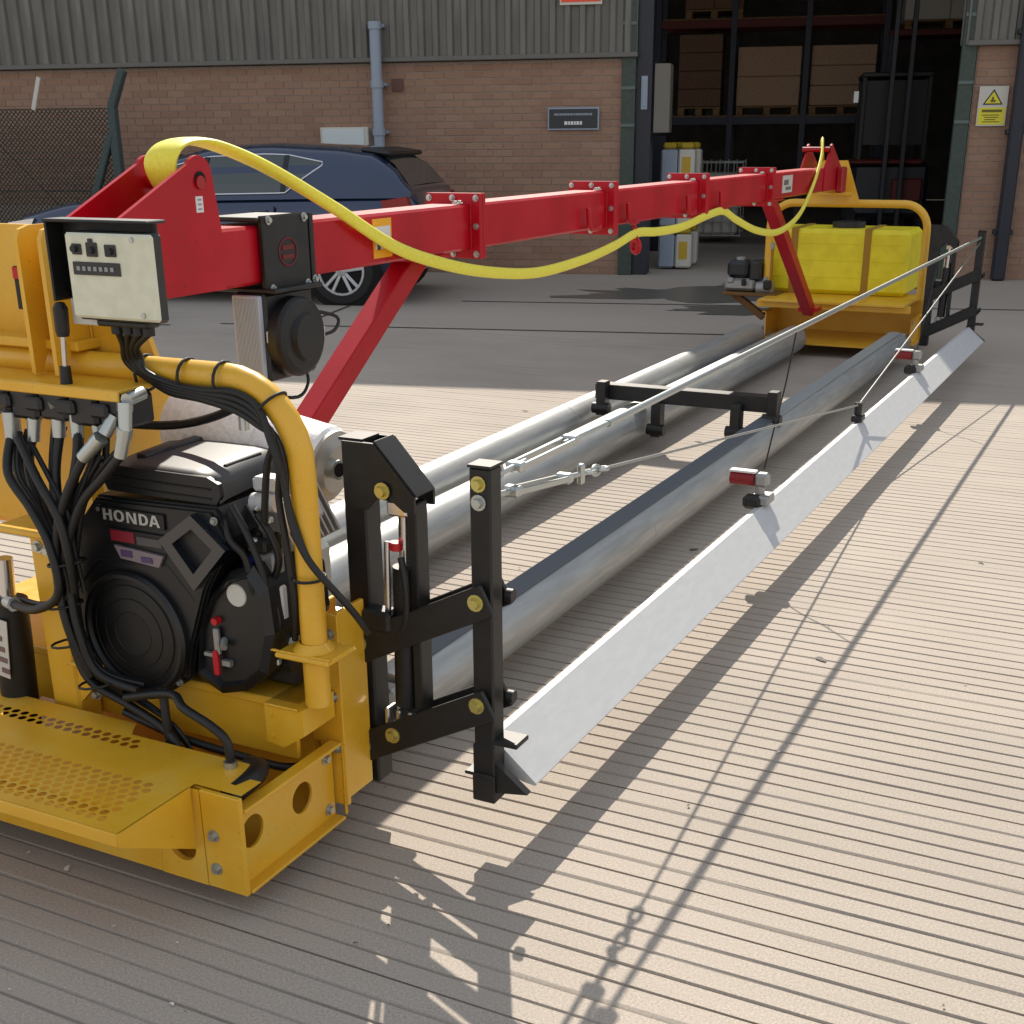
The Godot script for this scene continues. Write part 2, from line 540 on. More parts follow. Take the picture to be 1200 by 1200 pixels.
# ---------------------------------------------------------------- the yard
func yard():
	# one sheet: broom-raked grooves near the camera, flat beyond; grooves run across the machine
	var hn := FastNoiseLite.new()
	hn.seed = 3; hn.frequency = 0.9; hn.fractal_octaves = 3
	var big := FastNoiseLite.new()
	big.seed = 9; big.frequency = 0.35; big.fractal_octaves = 4
	var wob := FastNoiseLite.new()
	wob.seed = 14; wob.frequency = 0.8
	var verts := PackedVector3Array()
	var cols := PackedColorArray()
	var idx := PackedInt32Array()
	var x0 := -9.0
	var x1 := 4.6
	var nx := 62
	var z0 := 0.9
	var pitch := 0.0600
	var nz := 172
	var prof := [[0.0, 0.0], [0.42, 0.0], [0.825, 0.0], [0.87, -0.75], [0.91, -1.0], [0.95, -0.75]]
	var rows := nz * prof.size() + 1
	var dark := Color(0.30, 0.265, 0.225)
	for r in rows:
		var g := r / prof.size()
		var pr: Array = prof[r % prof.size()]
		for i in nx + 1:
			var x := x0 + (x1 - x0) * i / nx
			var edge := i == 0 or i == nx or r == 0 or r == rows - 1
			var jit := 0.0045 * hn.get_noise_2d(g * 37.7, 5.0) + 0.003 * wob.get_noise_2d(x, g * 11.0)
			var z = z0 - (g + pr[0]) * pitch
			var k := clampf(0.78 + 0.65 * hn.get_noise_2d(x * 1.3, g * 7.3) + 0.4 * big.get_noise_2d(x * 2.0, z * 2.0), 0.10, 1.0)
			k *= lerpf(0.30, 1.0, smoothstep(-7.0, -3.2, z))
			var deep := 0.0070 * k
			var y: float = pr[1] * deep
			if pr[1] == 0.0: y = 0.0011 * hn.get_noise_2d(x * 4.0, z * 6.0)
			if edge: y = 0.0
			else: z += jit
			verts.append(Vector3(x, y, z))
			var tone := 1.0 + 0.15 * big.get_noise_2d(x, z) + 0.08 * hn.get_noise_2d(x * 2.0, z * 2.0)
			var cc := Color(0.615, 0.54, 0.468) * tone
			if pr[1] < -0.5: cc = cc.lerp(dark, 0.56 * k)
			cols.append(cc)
	var w := nx + 1
	for r in rows - 1:
		for i in nx:
			var a := r * w + i
			idx.append_array([a, a + w, a + 1, a + 1, a + w, a + w + 1])
	# flat surround out to the horizon, on the same level
	var zb := z0 - nz * pitch
	var flatc := Color(0.615, 0.54, 0.468)
	var xs := [-220.0, -60.0, -30.0, -20.0, -14.0, x0, x1, 10.0, 30.0, 220.0]
	var zs := [120.0, 20.0, z0, zb, -11.0, -13.0, -15.0, -20.0, -34.0, -60.0, -220.0]
	for i in xs.size() - 1:
		for k in zs.size() - 1:
			if xs[i] == x0 and zs[k] == z0: continue
			var m0 := 1
			var m1 := 1
			if absf(xs[i]) < 31 and absf(zs[k]) < 35: m0 = 12; m1 = 10
			for e in m0:
				for f in m1:
					var xa := lerpf(xs[i], xs[i + 1], float(e) / m0)
					var xb := lerpf(xs[i], xs[i + 1], float(e + 1) / m0)
					var za := lerpf(zs[k], zs[k + 1], float(f) / m1)
					var zc := lerpf(zs[k], zs[k + 1], float(f + 1) / m1)
					var s := verts.size()
					for p in [Vector3(xa, 0, za), Vector3(xa, 0, zc), Vector3(xb, 0, zc), Vector3(xb, 0, za)]:
						verts.append(p)
						cols.append(flatc * (0.97 + 0.14 * big.get_noise_2d(p.x, p.z)))
					idx.append_array([s, s + 1, s + 2, s, s + 2, s + 3])
	var st := SurfaceTool.new()
	st.begin(Mesh.PRIMITIVE_TRIANGLES)
	for i in verts.size():
		st.set_color(cols[i])
		st.set_smooth_group(-1)
		st.add_vertex(verts[i])
	for i in idx: st.add_index(i)
	st.generate_normals()
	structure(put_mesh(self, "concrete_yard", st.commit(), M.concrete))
	# dark stains and slab joints, thin sheets on the concrete
	var jm := tri(mat(Color(0.27, 0.255, 0.24), 0.95), 2.0, true)
	var b := B.new()
	for e in [[-2.9, 4.55, 2.2, 4.55], [-7.5, 4.75, -3.3, 4.70], [-1.2, 2.7, 4.6, 2.62], [-2.2, 0.6, -2.16, 5.6]]:
		var a = WO + WX * e[0] + WN * e[1] + Vector3(0, 0.004, 0)
		var d = WO + WX * e[2] + WN * e[3] + Vector3(0, 0.004, 0)
		var side: Vector3 = (d - a).normalized().cross(Vector3.UP) * 0.018
		b.q(a - side, d - side, d + side, a + side, Vector3.UP)
	structure(put(self, "slab_joint", b, jm, true))
	# small spots: oil, cement splashes, grit
	rng.seed = 77
	var oil := tri(mat(Color(0.30, 0.28, 0.26), 0.7), 3.0, true)
	var splash := tri(mat(Color(0.86, 0.84, 0.80), 0.9), 3.0, true)
	var grit := tri(mat(Color(0.42, 0.38, 0.33), 0.9), 3.0, true)
	for set_i in 3:
		var sb := B.new()
		for k in [12, 18, 110][set_i]:
			var pc := Vector3(rng.randf_range(-4.5, 1.0), 0.0035 + 0.001 * set_i, rng.randf_range(-8.5, -1.0))
			if set_i == 1 and k < 12: pc = Vector3(rng.randf_range(-2.3, -0.9), 0.0045, rng.randf_range(-1.75, -1.2))
			var rad = rng.randf_range(0.006, 0.022) * [0.8, 0.4, 0.22][set_i]
			var ph := rng.randf() * 6.0
			for i in 9:
				var b0 := TAU * i / 9
				var b1 := TAU * (i + 1) / 9
				var q0 = rad * (1.0 + 0.4 * sin(b0 * 2 + ph) + 0.2 * sin(b0 * 3 - ph))
				var q1 = rad * (1.0 + 0.4 * sin(b1 * 2 + ph) + 0.2 * sin(b1 * 3 - ph))
				sb.t(pc, pc + Vector3(cos(b0) * q0, 0, sin(b0) * q0), pc + Vector3(cos(b1) * q1, 0, sin(b1) * q1), Vector3.UP, Vector3.UP, Vector3.UP)
		put(self, ["oil_spots", "cement_splashes", "grit"][set_i], sb, [oil, splash, grit][set_i], true).set_meta("kind", "stuff")
	var wet := tri(mat(Color(0.40, 0.385, 0.36), 0.35), 1.2, true)
	for e in [[1.0, 1.9, 1.1, 0.6, 1], [1.7, 3.0, 0.7, 0.3, 2], [2.4, 0.9, 0.9, 0.5, 4]]:
		var pb := B.new()
		var pn := FastNoiseLite.new()
		pn.seed = e[4]; pn.frequency = 0.9
		var cc: Vector3 = WO + WX * e[0] + WN * e[1] + Vector3(0, 0.003 + 0.0005 * e[4], 0)
		for i in 40:
			var a0 := TAU * i / 40
			var a1 := TAU * (i + 1) / 40
			var r0 := 1.0 + 0.9 * pn.get_noise_2d(cos(a0) * 1.6, sin(a0) * 1.6)
			var r1 := 1.0 + 0.9 * pn.get_noise_2d(cos(a1) * 1.6, sin(a1) * 1.6)
			pb.t(cc, cc + WX * cos(a0) * e[2] * r0 + WN * sin(a0) * e[3] * r0, cc + WX * cos(a1) * e[2] * r1 + WN * sin(a1) * e[3] * r1, Vector3.UP, Vector3.UP, Vector3.UP)
		structure(put(self, "damp_patch", pb, wet))

# ---------------------------------------------------------------- the workshop
func workshop():
	var w := thing("workshop_building", "brown brick and grey ribbed steel workshop with a wide open doorway", "building", wall_xf(0, 0, 0))
	var eave := 5.78
	var b := B.new()
	# brick plinths: mortar backing
	b.box(Vector3(-8.03, 1.14, -0.16), Vector3(16.06, 2.28, 0.28))
	b.box(Vector3(7.66, 1.165, -0.16), Vector3(8.0, 2.33, 0.28))
	var wall := put(w, "brick_wall", b, M.mortar, true)
	# bricks: the ones nearest the middle of the view as single parts, the rest as one
	var shapes := []
	for ln in [0.215, 0.1025]:
		var sb := B.new()
		sb.box(Vector3.ZERO, Vector3(ln, 0.065, 0.03), 0.003)
		shapes.append(sb.mesh())
	var rest := []
	for k in M.bricks.size(): rest.append(B.new())
	var singles := 0
	for side in 2:
		var s0 := -9.2 if side == 0 else 3.67
		var s1 := -0.02 if side == 0 else 6.4
		var rows := 30 if side == 0 else 31
		for r in rows:
			var y := 0.0425 + r * 0.075
			var s := s1 if side == 0 else s0
			var first := true
			while (s > s0 if side == 0 else s < s1):
				var ln := 0.215
				if first and r % 2 == 1: ln = 0.1025
				first = false
				var cx := s - ln * 0.5 if side == 0 else s + ln * 0.5
				s += -(ln + 0.01) if side == 0 else (ln + 0.01)
				if side == 0 and cx < -4.2 and y < 0.75: continue
				var mi = rng.randi() % M.bricks.size()
				var p := Vector3(cx, y, rng.randf_range(-0.0295, -0.0270))
				if singles < 300 and y > 1.2 and ((side == 0 and cx > -2.35 and cx < 0) or (side == 1 and cx < 4.5)) :
					singles += 1
					put_mesh(wall, "brick", shapes[0 if ln > 0.2 else 1], M.bricks[mi], Transform3D(Basis(), p))
				else:
					rest[mi].box(p, Vector3(ln, 0.065, 0.03))
	for k in rest.size():
		if rest[k].v.size() > 0: put(wall, "brickwork", rest[k], M.bricks[k], true).set_meta("kind", "stuff")
	# ribbed cladding above, in sheets
	var rib := 0.165
	for side in 2:
		var sa := -16.0 if side == 0 else 3.52
		var sz := 0.14 if side == 0 else 11.66
		var yb := 2.335
		var s := sz
		while s > sa + 0.01:
			var e := maxf(s - rib * 6, sa)
			var cb := B.new()
			var q := s
			while q > e + 0.01:
				var st := maxf(q - rib, e)
				var wd := q - st
				var zz := [[0.0, 0.02], [0.36, 0.02], [0.47, 0.055], [0.80, 0.055], [0.91, 0.02], [1.0, 0.02]]
				for k in zz.size() - 1:
					var xa: float = q - wd * zz[k][0]
					var xb: float = q - wd * zz[k + 1][0]
					var za: float = zz[k][1]
					var zb: float = zz[k + 1][1]
					cb.q(Vector3(xa, yb, za), Vector3(xb, yb, zb), Vector3(xb, eave, zb), Vector3(xa, eave, za), Vector3(za - zb, 0, absf(xa - xb)).normalized() * Vector3(-1, 1, 1))
				q = st
			put(w, "cladding_sheet", cb, M.clad)
			s = e
	# backing wall, lintel over the doorway, side and rear walls, roof
	b = B.new()
	b.box(Vector3(-7.935, 4.055, -0.1), Vector3(16.13, 3.43, 0.2))
	b.box(Vector3(7.58, 4.055, -0.1), Vector3(8.16, 3.43, 0.2))
	b.box(Vector3(1.85, 5.1, -0.1), Vector3(3.3, 1.36, 0.2))
	b.box(Vector3(-16.1, 2.9, -9.0), Vector3(0.2, 5.78, 18.0))
	b.box(Vector3(11.76, 2.9, -9.0), Vector3(0.2, 5.78, 18.0))
	b.box(Vector3(-2.2, 2.9, -18.1), Vector3(28.1, 5.78, 0.2))
	put(w, "wall", b, M.inner)
	b = B.new()
	for e in [[-16.45, 12.05, -18.3, -5.2], [-16.45, 12.05, -1.1, 0.2], [-16.45, -9.5, -5.2, -1.1], [-2.2, 12.05, -5.2, -1.1]]: b.box(Vector3((e[0] + e[1]) * 0.5, 5.86, (e[2] + e[3]) * 0.5), Vector3(e[1] - e[0], 0.14, e[3] - e[2]))
	put(w, "roof", b, M.clad_trim, true)
	for e in [[-9.5, -2.2]]:  # unseen roof opening with a clear pane, added to brighten the interior
		b = B.new()
		b.box(Vector3((e[0] + e[1]) * 0.5, 5.86, -3.15), Vector3(e[1] - e[0], 0.01, 4.1))
		put(w, "added_roof_light", b, mat(Color(0.9, 0.95, 0.95, 0.12), 0.0, 0.0, {"transparency": BaseMaterial3D.TRANSPARENCY_ALPHA}))
	b = B.new()
	b.box(Vector3(-8.0, 2.312, 0.035), Vector3(16.3, 0.05, 0.09), 0.006)
	b.box(Vector3(7.6, 2.352, 0.035), Vector3(8.1, 0.05, 0.09), 0.006)
	put(w, "drip_flashing", b, M.clad_trim)
	# door frame: green steel channels with straps, dark returns
	for sx in [0.055, 3.575]:
		b = B.new()
		b.box(Vector3(sx, 2.2, -0.02), Vector3(0.15, 4.4, 0.10), 0.006)
		var fr := put(w, "door_post", b, M.green)
		for hy in [1.60, 1.98, 2.62]:
			b = B.new()
			b.box(Vector3(sx, hy, 0.036), Vector3(0.15, 0.035, 0.012), 0.003)
			put(fr, "strap", b, mat(Color(0.34, 0.40, 0.38), 0.5))
	b = B.new()
	b.box(Vector3(0.22, 2.2, -0.17), Vector3(0.17, 4.4, 0.28), 0.004)
	put(w, "door_guide", b, M.navy)
	b = B.new()
	b.box(Vector3(0.225, 1.93, -0.018), Vector3(0.07, 0.34, 0.022), 0.004)
	b.box(Vector3(0.225, 1.93, -0.004), Vector3(0.03, 0.28, 0.012), 0.004)
	put(w, "door_control", b, M.pvc)
	b = B.new()
	b.box(Vector3(1.85, 4.42, -0.02), Vector3(3.4, 0.2, 0.12), 0.006)
	put(w, "door_lintel", b, M.green)
	# vent square in the brickwork by the downpipe
	b = B.new()
	b.box(Vector3(-2.58, 2.05, 0.004), Vector3(0.13, 0.13, 0.014), 0.003)
	put(w, "air_brick", b, mat(Color(0.40, 0.29, 0.26), 0.8))

	# grey-blue plastic downpipe
	var d := thing("downpipe", "pale grey-blue plastic downpipe on brick and ribbed wall behind the blue car", "downpipe", wall_xf(-2.78, 0, 0))
	b = B.new()
	b.cyl(Vector3(0, 0.06, 0.14), Vector3(0, 2.66, 0.14), 0.062, -1, 20)
	put(d, "pipe", b, M.pvc)
	for y in [1.52, 2.02, 2.62]:
		b = B.new()
		b.cyl(Vector3(0, y, 0.14), Vector3(0, y + 0.075, 0.14), 0.074, -1, 20)
		b.box(Vector3(0, y + 0.035, 0.05), Vector3(0.18, 0.035, 0.10), 0.004)
		put(d, "collar", b, M.pvc)
	# dark blue rainwater pipe right of the doorway
	d = thing("rainwater_pipe", "dark navy square rainwater pipe right of the yellow warning sign", "pipe", wall_xf(4.12, 0, 0))
	b = B.new()
	b.box(Vector3(0, 1.45, 0.09), Vector3(0.14, 2.9, 0.12), 0.02)
	put(d, "pipe", b, M.navy)
	for y in [0.5, 1.5, 2.45]:
		b = B.new()
		b.box(Vector3(0, y, 0.05), Vector3(0.20, 0.05, 0.12), 0.006)
		put(d, "bracket", b, M.navy)
	# signs
	var sg := thing("wall_sign", "small dark slate wall sign with pale lettering on the brickwork", "sign", wall_xf(-0.555, 1.675, 0.012))
	b = B.new()
	b.box(Vector3(0, 0, 0), Vector3(0.58, 0.235, 0.016), 0.004)
	put(sg, "frame", b, M.pvc)
	b = B.new()
	b.box(Vector3(0, 0, 0.006), Vector3(0.545, 0.20, 0.012), 0.002)
	put(sg, "plate", b, mat(Color(0.14, 0.16, 0.18), 0.4))
	b = B.new()
	rng.seed = 40
	var sx := -0.215
	while sx < 0.205:
		var wd := rng.randf_range(0.008, 0.02)
		b.box(Vector3(sx + wd * 0.5, 0.045, 0.0125), Vector3(wd, 0.022, 0.002))
		sx += wd + 0.006
	put(sg, "small_print", b, M.pvc, true)
	b = B.new()
	sx = -0.10
	for wd in [0.035, 0.02, 0.03, 0.02, 0.03, 0.024]:
		b.box(Vector3(sx + wd * 0.5, -0.045, 0.0125), Vector3(wd, 0.036, 0.002))
		sx += wd + 0.008
	put(sg, "large_print", b, M.white, true)
	sg = thing("warning_sign", "white and yellow warning sign with a triangle on the narrow brick pier", "sign", wall_xf(3.865, 1.75, 0.012))
	b = B.new()
	b.box(Vector3.ZERO, Vector3(0.29, 0.385, 0.012), 0.002)
	put(sg, "plate", b, M.offwhite)
	b = B.new()
	b.box(Vector3(0, -0.095, 0.007), Vector3(0.262, 0.165, 0.003))
	put(sg, "yellow_panel", b, mat(Color(0.86, 0.82, 0.20), 0.5))
	b = B.new()
	b.prism([Vector2(-0.10, 0.015), Vector2(0.10, 0.015), Vector2(0, 0.165)], Vector3(0, 0, 0.006), Vector3.RIGHT, Vector3.UP, Vector3.BACK, 0.003)
	put(sg, "triangle_border", b, M.ink)
	b = B.new()
	b.prism([Vector2(-0.078, 0.027), Vector2(0.078, 0.027), Vector2(0, 0.142)], Vector3(0, 0, 0.0095), Vector3.RIGHT, Vector3.UP, Vector3.BACK, 0.0015)
	put(sg, "triangle", b, mat(Color(0.86, 0.82, 0.20), 0.5))
	b = B.new()
	b.box(Vector3(0, 0.05, 0.0115), Vector3(0.05, 0.022, 0.0015)); b.box(Vector3(-0.005, 0.075, 0.0115), Vector3(0.022, 0.03, 0.0015))
	b.box(Vector3(0, -0.045, 0.0095), Vector3(0.20, 0.026, 0.0015))
	for k in 4: b.box(Vector3(-0.01 + 0.01 * (k % 2), -0.085 - 0.022 * k, 0.0095), Vector3(0.17 - 0.03 * (k % 3), 0.009, 0.0015))
	put(sg, "print", b, mat(Color(0.42, 0.38, 0.12), 0.6), true)
	sg = thing("orange_sign", "orange sign board fixed to the grey ribbed cladding, mostly above view", "sign", wall_xf(-0.475, 3.02, 0.068))
	b = B.new()
	b.box(Vector3.ZERO, Vector3(0.46, 0.42, 0.012), 0.002)
	put(sg, "plate", b, M.offwhite)
	b = B.new()
	b.box(Vector3(0, 0.01, 0.007), Vector3(0.43, 0.385, 0.004))
	put(sg, "orange_panel", b, mat(Color(0.90, 0.30, 0.16), 0.5))
	# white cabinet on the wall
	sg = thing("meter_cabinet", "white box cabinet on the brick wall above the blue car", "cabinet", wall_xf(-3.2, 1.49, 0.06))
	b = B.new()
	b.box(Vector3.ZERO, Vector3(0.58, 0.24, 0.16), 0.008)
	put(sg, "body", b, M.offwhite)
	b = B.new()
	b.box(Vector3(-0.01, 0, 0.083), Vector3(0.50, 0.20, 0.008), 0.002)
	put(sg, "door", b, mat(Color(0.80, 0.84, 0.84), 0.35))

func cartons(called: String, label: String, s: float, y: float, z: float, w: float, h: float, m: Material, rows: int, colsn: int, group := ""):
	var t := thing(called, label, "pallet load", wall_xf(s, y, z), group)
	var b := B.new()
	for k in 3: b.box(Vector3((k - 1) * (w * 0.5 - 0.06), 0.05, 0), Vector3(0.1, 0.1, 0.9))
	for k in 5: b.box(Vector3(0, 0.11, -0.4 + 0.2 * k), Vector3(w, 0.02, 0.12))
	put(t, "pallet", b, M.wood)
	for r in rows:
		for c in colsn:
			b = B.new()
			var cw := w / colsn
			var chh := h / rows
			b.box(Vector3(-w * 0.5 + cw * (c + 0.5), 0.125 + chh * (r + 0.5), 0), Vector3(cw - 0.008, chh - 0.006, 0.86), 0.008)
			put(t, "carton", b, m)

func inside():
	# pallet rack about seven metres in
	var rk := thing("pallet_rack", "tall pallet rack with red beams deep in the dark workshop", "rack", wall_xf(0, 0, -7.0))
	for s in [-0.35, 0.82, 1.955, 3.12]:
		for z in [-0.9, 0.05]:
			var b := B.new()
			b.box(Vector3(s, 2.3, z), Vector3(0.09, 4.6, 0.08), 0.004)
			put(rk, "upright", b, M.rack_blue)
	for y in [1.70, 3.10]:
		for z in [-0.9, 0.05]:
			var b := B.new()
			b.box(Vector3(1.4, y, z + 0.01), Vector3(3.5, 0.12, 0.05), 0.004)
			put(rk, "beam", b, M.rack_red if y > 2 else M.rack_blue)
	for y in [1.77, 3.17]:
		var b := B.new()
		for k in 9: b.box(Vector3(1.4, y, -0.86 + 0.11 * k), Vector3(3.4, 0.02, 0.09))
		put(rk, "deck", b, M.wood)
	cartons("carton_pallet", "plain tan carton stack on rack shelf, middle of three", 1.39, 1.785, -7.4, 0.98, 0.86, M.carton, 2, 1)
	cartons("carton_pallet", "pale tan carton stack in three layers on rack shelf beside rack upright nearest the forklift", 2.52, 1.785, -7.4, 0.98, 0.86, M.carton, 3, 1)
	cartons("carton_pallet", "dark brown carton stack on rack shelf, nearest the left door post", 0.32, 1.785, -7.4, 0.68, 1.05, M.carton_dark, 4, 1)
	cartons("carton_pallet", "dark carton stack on the top deck of the rack over the tan stack", 0.5, 3.185, -7.4, 0.9, 0.7, M.carton_dark, 2, 2)
	# light boxes on the right, high up
	cartons("carton_pallet", "grey boxes high on a shelf above the dark cab", 4.0, 2.95, -7.2, 1.3, 0.7, M.offwhite, 1, 2)
	var sh := thing("wall_shelf", "red edged shelf carrying grey boxes above the dark cab", "shelf", wall_xf(4.0, 2.88, -7.2))
	var b := B.new()
	b.box(Vector3(0, 0.02, 0), Vector3(1.7, 0.08, 1.0), 0.004)
	put(sh, "deck", b, M.rack_red)
	b = B.new()
	for k in [-0.8, 0.8]: b.box(Vector3(k, -1.44, 0.42), Vector3(0.09, 2.85, 0.09), 0.004)
	put(sh, "legs", b, M.rack_blue)
	# grey electrical cabinet near the left door post
	var c := thing("electrical_cabinet", "pale grey cabinet on a stand just inside the left door post", "cabinet", wall_xf(-0.02, 0, -3.4))
	b = B.new()
	b.box(Vector3(0, 1.95, 0), Vector3(0.46, 0.85, 0.4), 0.01)
	put(c, "body", b, M.offwhite)
	b = B.new()
	b.box(Vector3(0, 0.75, 0), Vector3(0.4, 1.5, 0.35), 0.01)
	put(c, "stand", b, M.navy)
	# stacks of white canisters with yellow tops
	for st in 2:
		for r in 3:
			var t := thing("canister_stack", ["white canisters, yellow caps, on the ground by left door post", "white canisters, yellow caps, middle tier by left door post", "white canisters, yellow caps, top tier by left door post"][r] + ["", ", farther in"][st], "canisters", wall_xf(0.56 + 0.03 * st, 0.02 + 0.47 * r, -0.85 - 0.5 * st))
			for k in 2:
				b = B.new()
				b.box(Vector3(-0.1 + 0.2 * k, 0.19, 0), Vector3(0.19, 0.38, 0.34), 0.02)
				put(t, "canister", b, M.pvc if k == 0 else M.offwhite)
				b = B.new()
				b.box(Vector3(-0.1 + 0.2 * k, 0.42, 0), Vector3(0.15, 0.07, 0.28), 0.02)
				put(t, "cap", b, mat(Color(0.66, 0.56, 0.10), 0.6))
				b = B.new()
				b.box(Vector3(-0.1 + 0.2 * k, 0.20, 0.172), Vector3(0.10, 0.2, 0.004))
				put(t, "paper_label", b, mat(Color(0.55, 0.60, 0.68) if k == 0 else Color(0.75, 0.62, 0.15), 0.5))
	# wire cage container behind the beam
	var cg := thing("wire_cage", "grey wire cage on a pallet inside the doorway, behind the red beam", "cage", wall_xf(0.72, 0, -5.0))
	b = B.new()
	for k in 8:
		for e in [-0.5, 0.5]: b.cyl(Vector3(-0.45 + 0.128 * k, 0.12, e), Vector3(-0.45 + 0.128 * k, 1.15, e), 0.008, -1, 6)
	for k in 6:
		for e in [-0.5, 0.5]: b.cyl(Vector3(-0.45, 0.12 + 0.2 * k, e), Vector3(0.45, 0.12 + 0.2 * k, e), 0.01, -1, 6)
	put(cg, "mesh", b, M.zinc)
	b = B.new()
	b.box(Vector3(0, 0.55, 0), Vector3(0.8, 0.85, 0.85), 0.04)
	put(cg, "bladder", b, M.offwhite)
	# forklift with dark cab, red body, mast
	var f := thing("forklift", "dark cabbed forklift with red body parked inside the doorway", "forklift", wall_xf(3.15, 0, -4.4))
	b = B.new()
	for e in [Vector3(-0.42, 1.35, 0.45), Vector3(0.42, 1.35, 0.45), Vector3(-0.42, 1.35, -0.75), Vector3(0.42, 1.35, -0.75)]: b.box(e, Vector3(0.06, 1.75, 0.06), 0.006)
	b.box(Vector3(0, 2.22, -0.15), Vector3(0.92, 0.06, 1.3), 0.012)
	put(f, "cab", b, M.black)
	b = B.new()
	b.box(Vector3(0, 1.75, 0.43), Vector3(0.8, 0.8, 0.01))
	put(f, "windscreen", b, mat(grey(0.07), 0.5))
	b = B.new()
	b.box(Vector3(0, 0.78, -0.2), Vector3(1.0, 0.7, 1.9), 0.06)
	put(f, "body", b, M.navy)
	b = B.new()
	b.box(Vector3(-0.08, 1.14, 0.2), Vector3(0.95, 0.055, 1.3), 0.02); b.box(Vector3(0.22, 0.78, 0.78), Vector3(0.4, 0.3, 0.06), 0.02)
	put(f, "bonnet", b, M.rack_red)
	for e in [-0.10, 0.12]:
		b = B.new()
		b.box(Vector3(e, 1.75, 0.92), Vector3(0.06, 3.3, 0.09), 0.006)
		put(f, "mast_rail", b, M.navy)
	for e in [-0.28, 0.28]:
		b = B.new()
		b.bar(Vector3(e, 0.08, 0.95), Vector3(e, 0.08, 1.9), 0.1, 0.04, 0.01)
		put(f, "fork", b, M.black)
	for e in [[-0.48, 0.55], [0.48, 0.55], [-0.48, -0.9], [0.48, -0.9]]:
		b = B.new()
		b.lathe(Vector3(e[0] - 0.09, 0.3, e[1]), Vector3.RIGHT, [[0, 0], [0, 0.24], [0.03, 0.3], [0.15, 0.3], [0.18, 0.24], [0.18, 0]], 20)
		put(f, "wheel", b, M.tyre)
	b = B.new()
	b.box(Vector3(-0.52, 1.95, 0.5), Vector3(0.09, 0.17, 0.04), 0.015)
	put(f, "mirror", b, M.zinc)

func fence():
	# dark mesh fence in front of the brickwork on the left, cranked posts
	var f := thing("mesh_fence", "dark green wire mesh fence with cranked top post at left of the yard", "fence", wall_xf(0, 0, 0.9))
	var b := B.new()
	b.box(Vector3(-5.66, 0.92, 0), Vector3(0.10, 1.84, 0.10), 0.01)
	b.bar(Vector3(-5.66, 1.83, 0), Vector3(-5.47, 2.22, 0.02), 0.09, 0.09, 0.01)
	put(f, "post", b, M.post)
	b = B.new()
	b.bar(Vector3(-6.35, 0.03, 0.02), Vector3(-5.70, 1.55, 0.02), 0.08, 0.08, 0.01)
	put(f, "brace", b, M.post)
	b = B.new()
	b.box(Vector3(-8.6, 0.92, 0), Vector3(0.10, 1.84, 0.10), 0.01)
	put(f, "post", b, M.post)
	b = B.new()
	b.bar(Vector3(-6.62, 1.82, 0.03), Vector3(-6.50, 2.16, 0.03), 0.025, 0.05, 0.004)
	put(f, "stay", b, M.offwhite)
	b = B.new()
	var s := -11.5
	var yt := 1.83
	while s < -5.72:
		# two families of slanting wires make the diamonds
		for dirn in [-1.0, 1.0]:
			var p0 := Vector3(s, 0.03, 0.004 * dirn)
			var p1 := Vector3(s + dirn * 1.8, yt, 0.004 * dirn)
			if p1.x > -5.7: p1 = p0.lerp(p1, (-5.7 - p0.x) / (p1.x - p0.x))
			b.cyl(p0, p1, 0.0055, -1, 4, false)
		s += 0.055
	for k in 33:
		# wires that start beyond the post and lean left through it
		var q := -5.7 + 0.055 * k
		var t := (q + 5.7) / 1.8
		b.cyl(Vector3(-5.7, 0.03 + (yt - 0.03) * t, -0.004), Vector3(q - 1.8, yt, -0.004), 0.0055, -1, 4, false)
	for y in [0.05, 0.95, 1.83]: b.cyl(Vector3(-11.5, y, 0), Vector3(-5.7, y, 0), 0.005, -1, 6, false)
	put(f, "wire_mesh", b, M.mesh, true).set_meta("kind", "stuff")

# ---------------------------------------------------------------- the parked car
func curve(x: float, p: Array) -> float:
	for i in p.size() - 1:
		if x <= p[i + 1][0]:
			var f: float = clampf((x - p[i][0]) / (p[i + 1][0] - p[i][0]), 0, 1)
			return lerpf(p[i][1], p[i + 1][1], f * f * (3 - 2 * f) * 0.5 + f * 0.5)
	return p[-1][1]

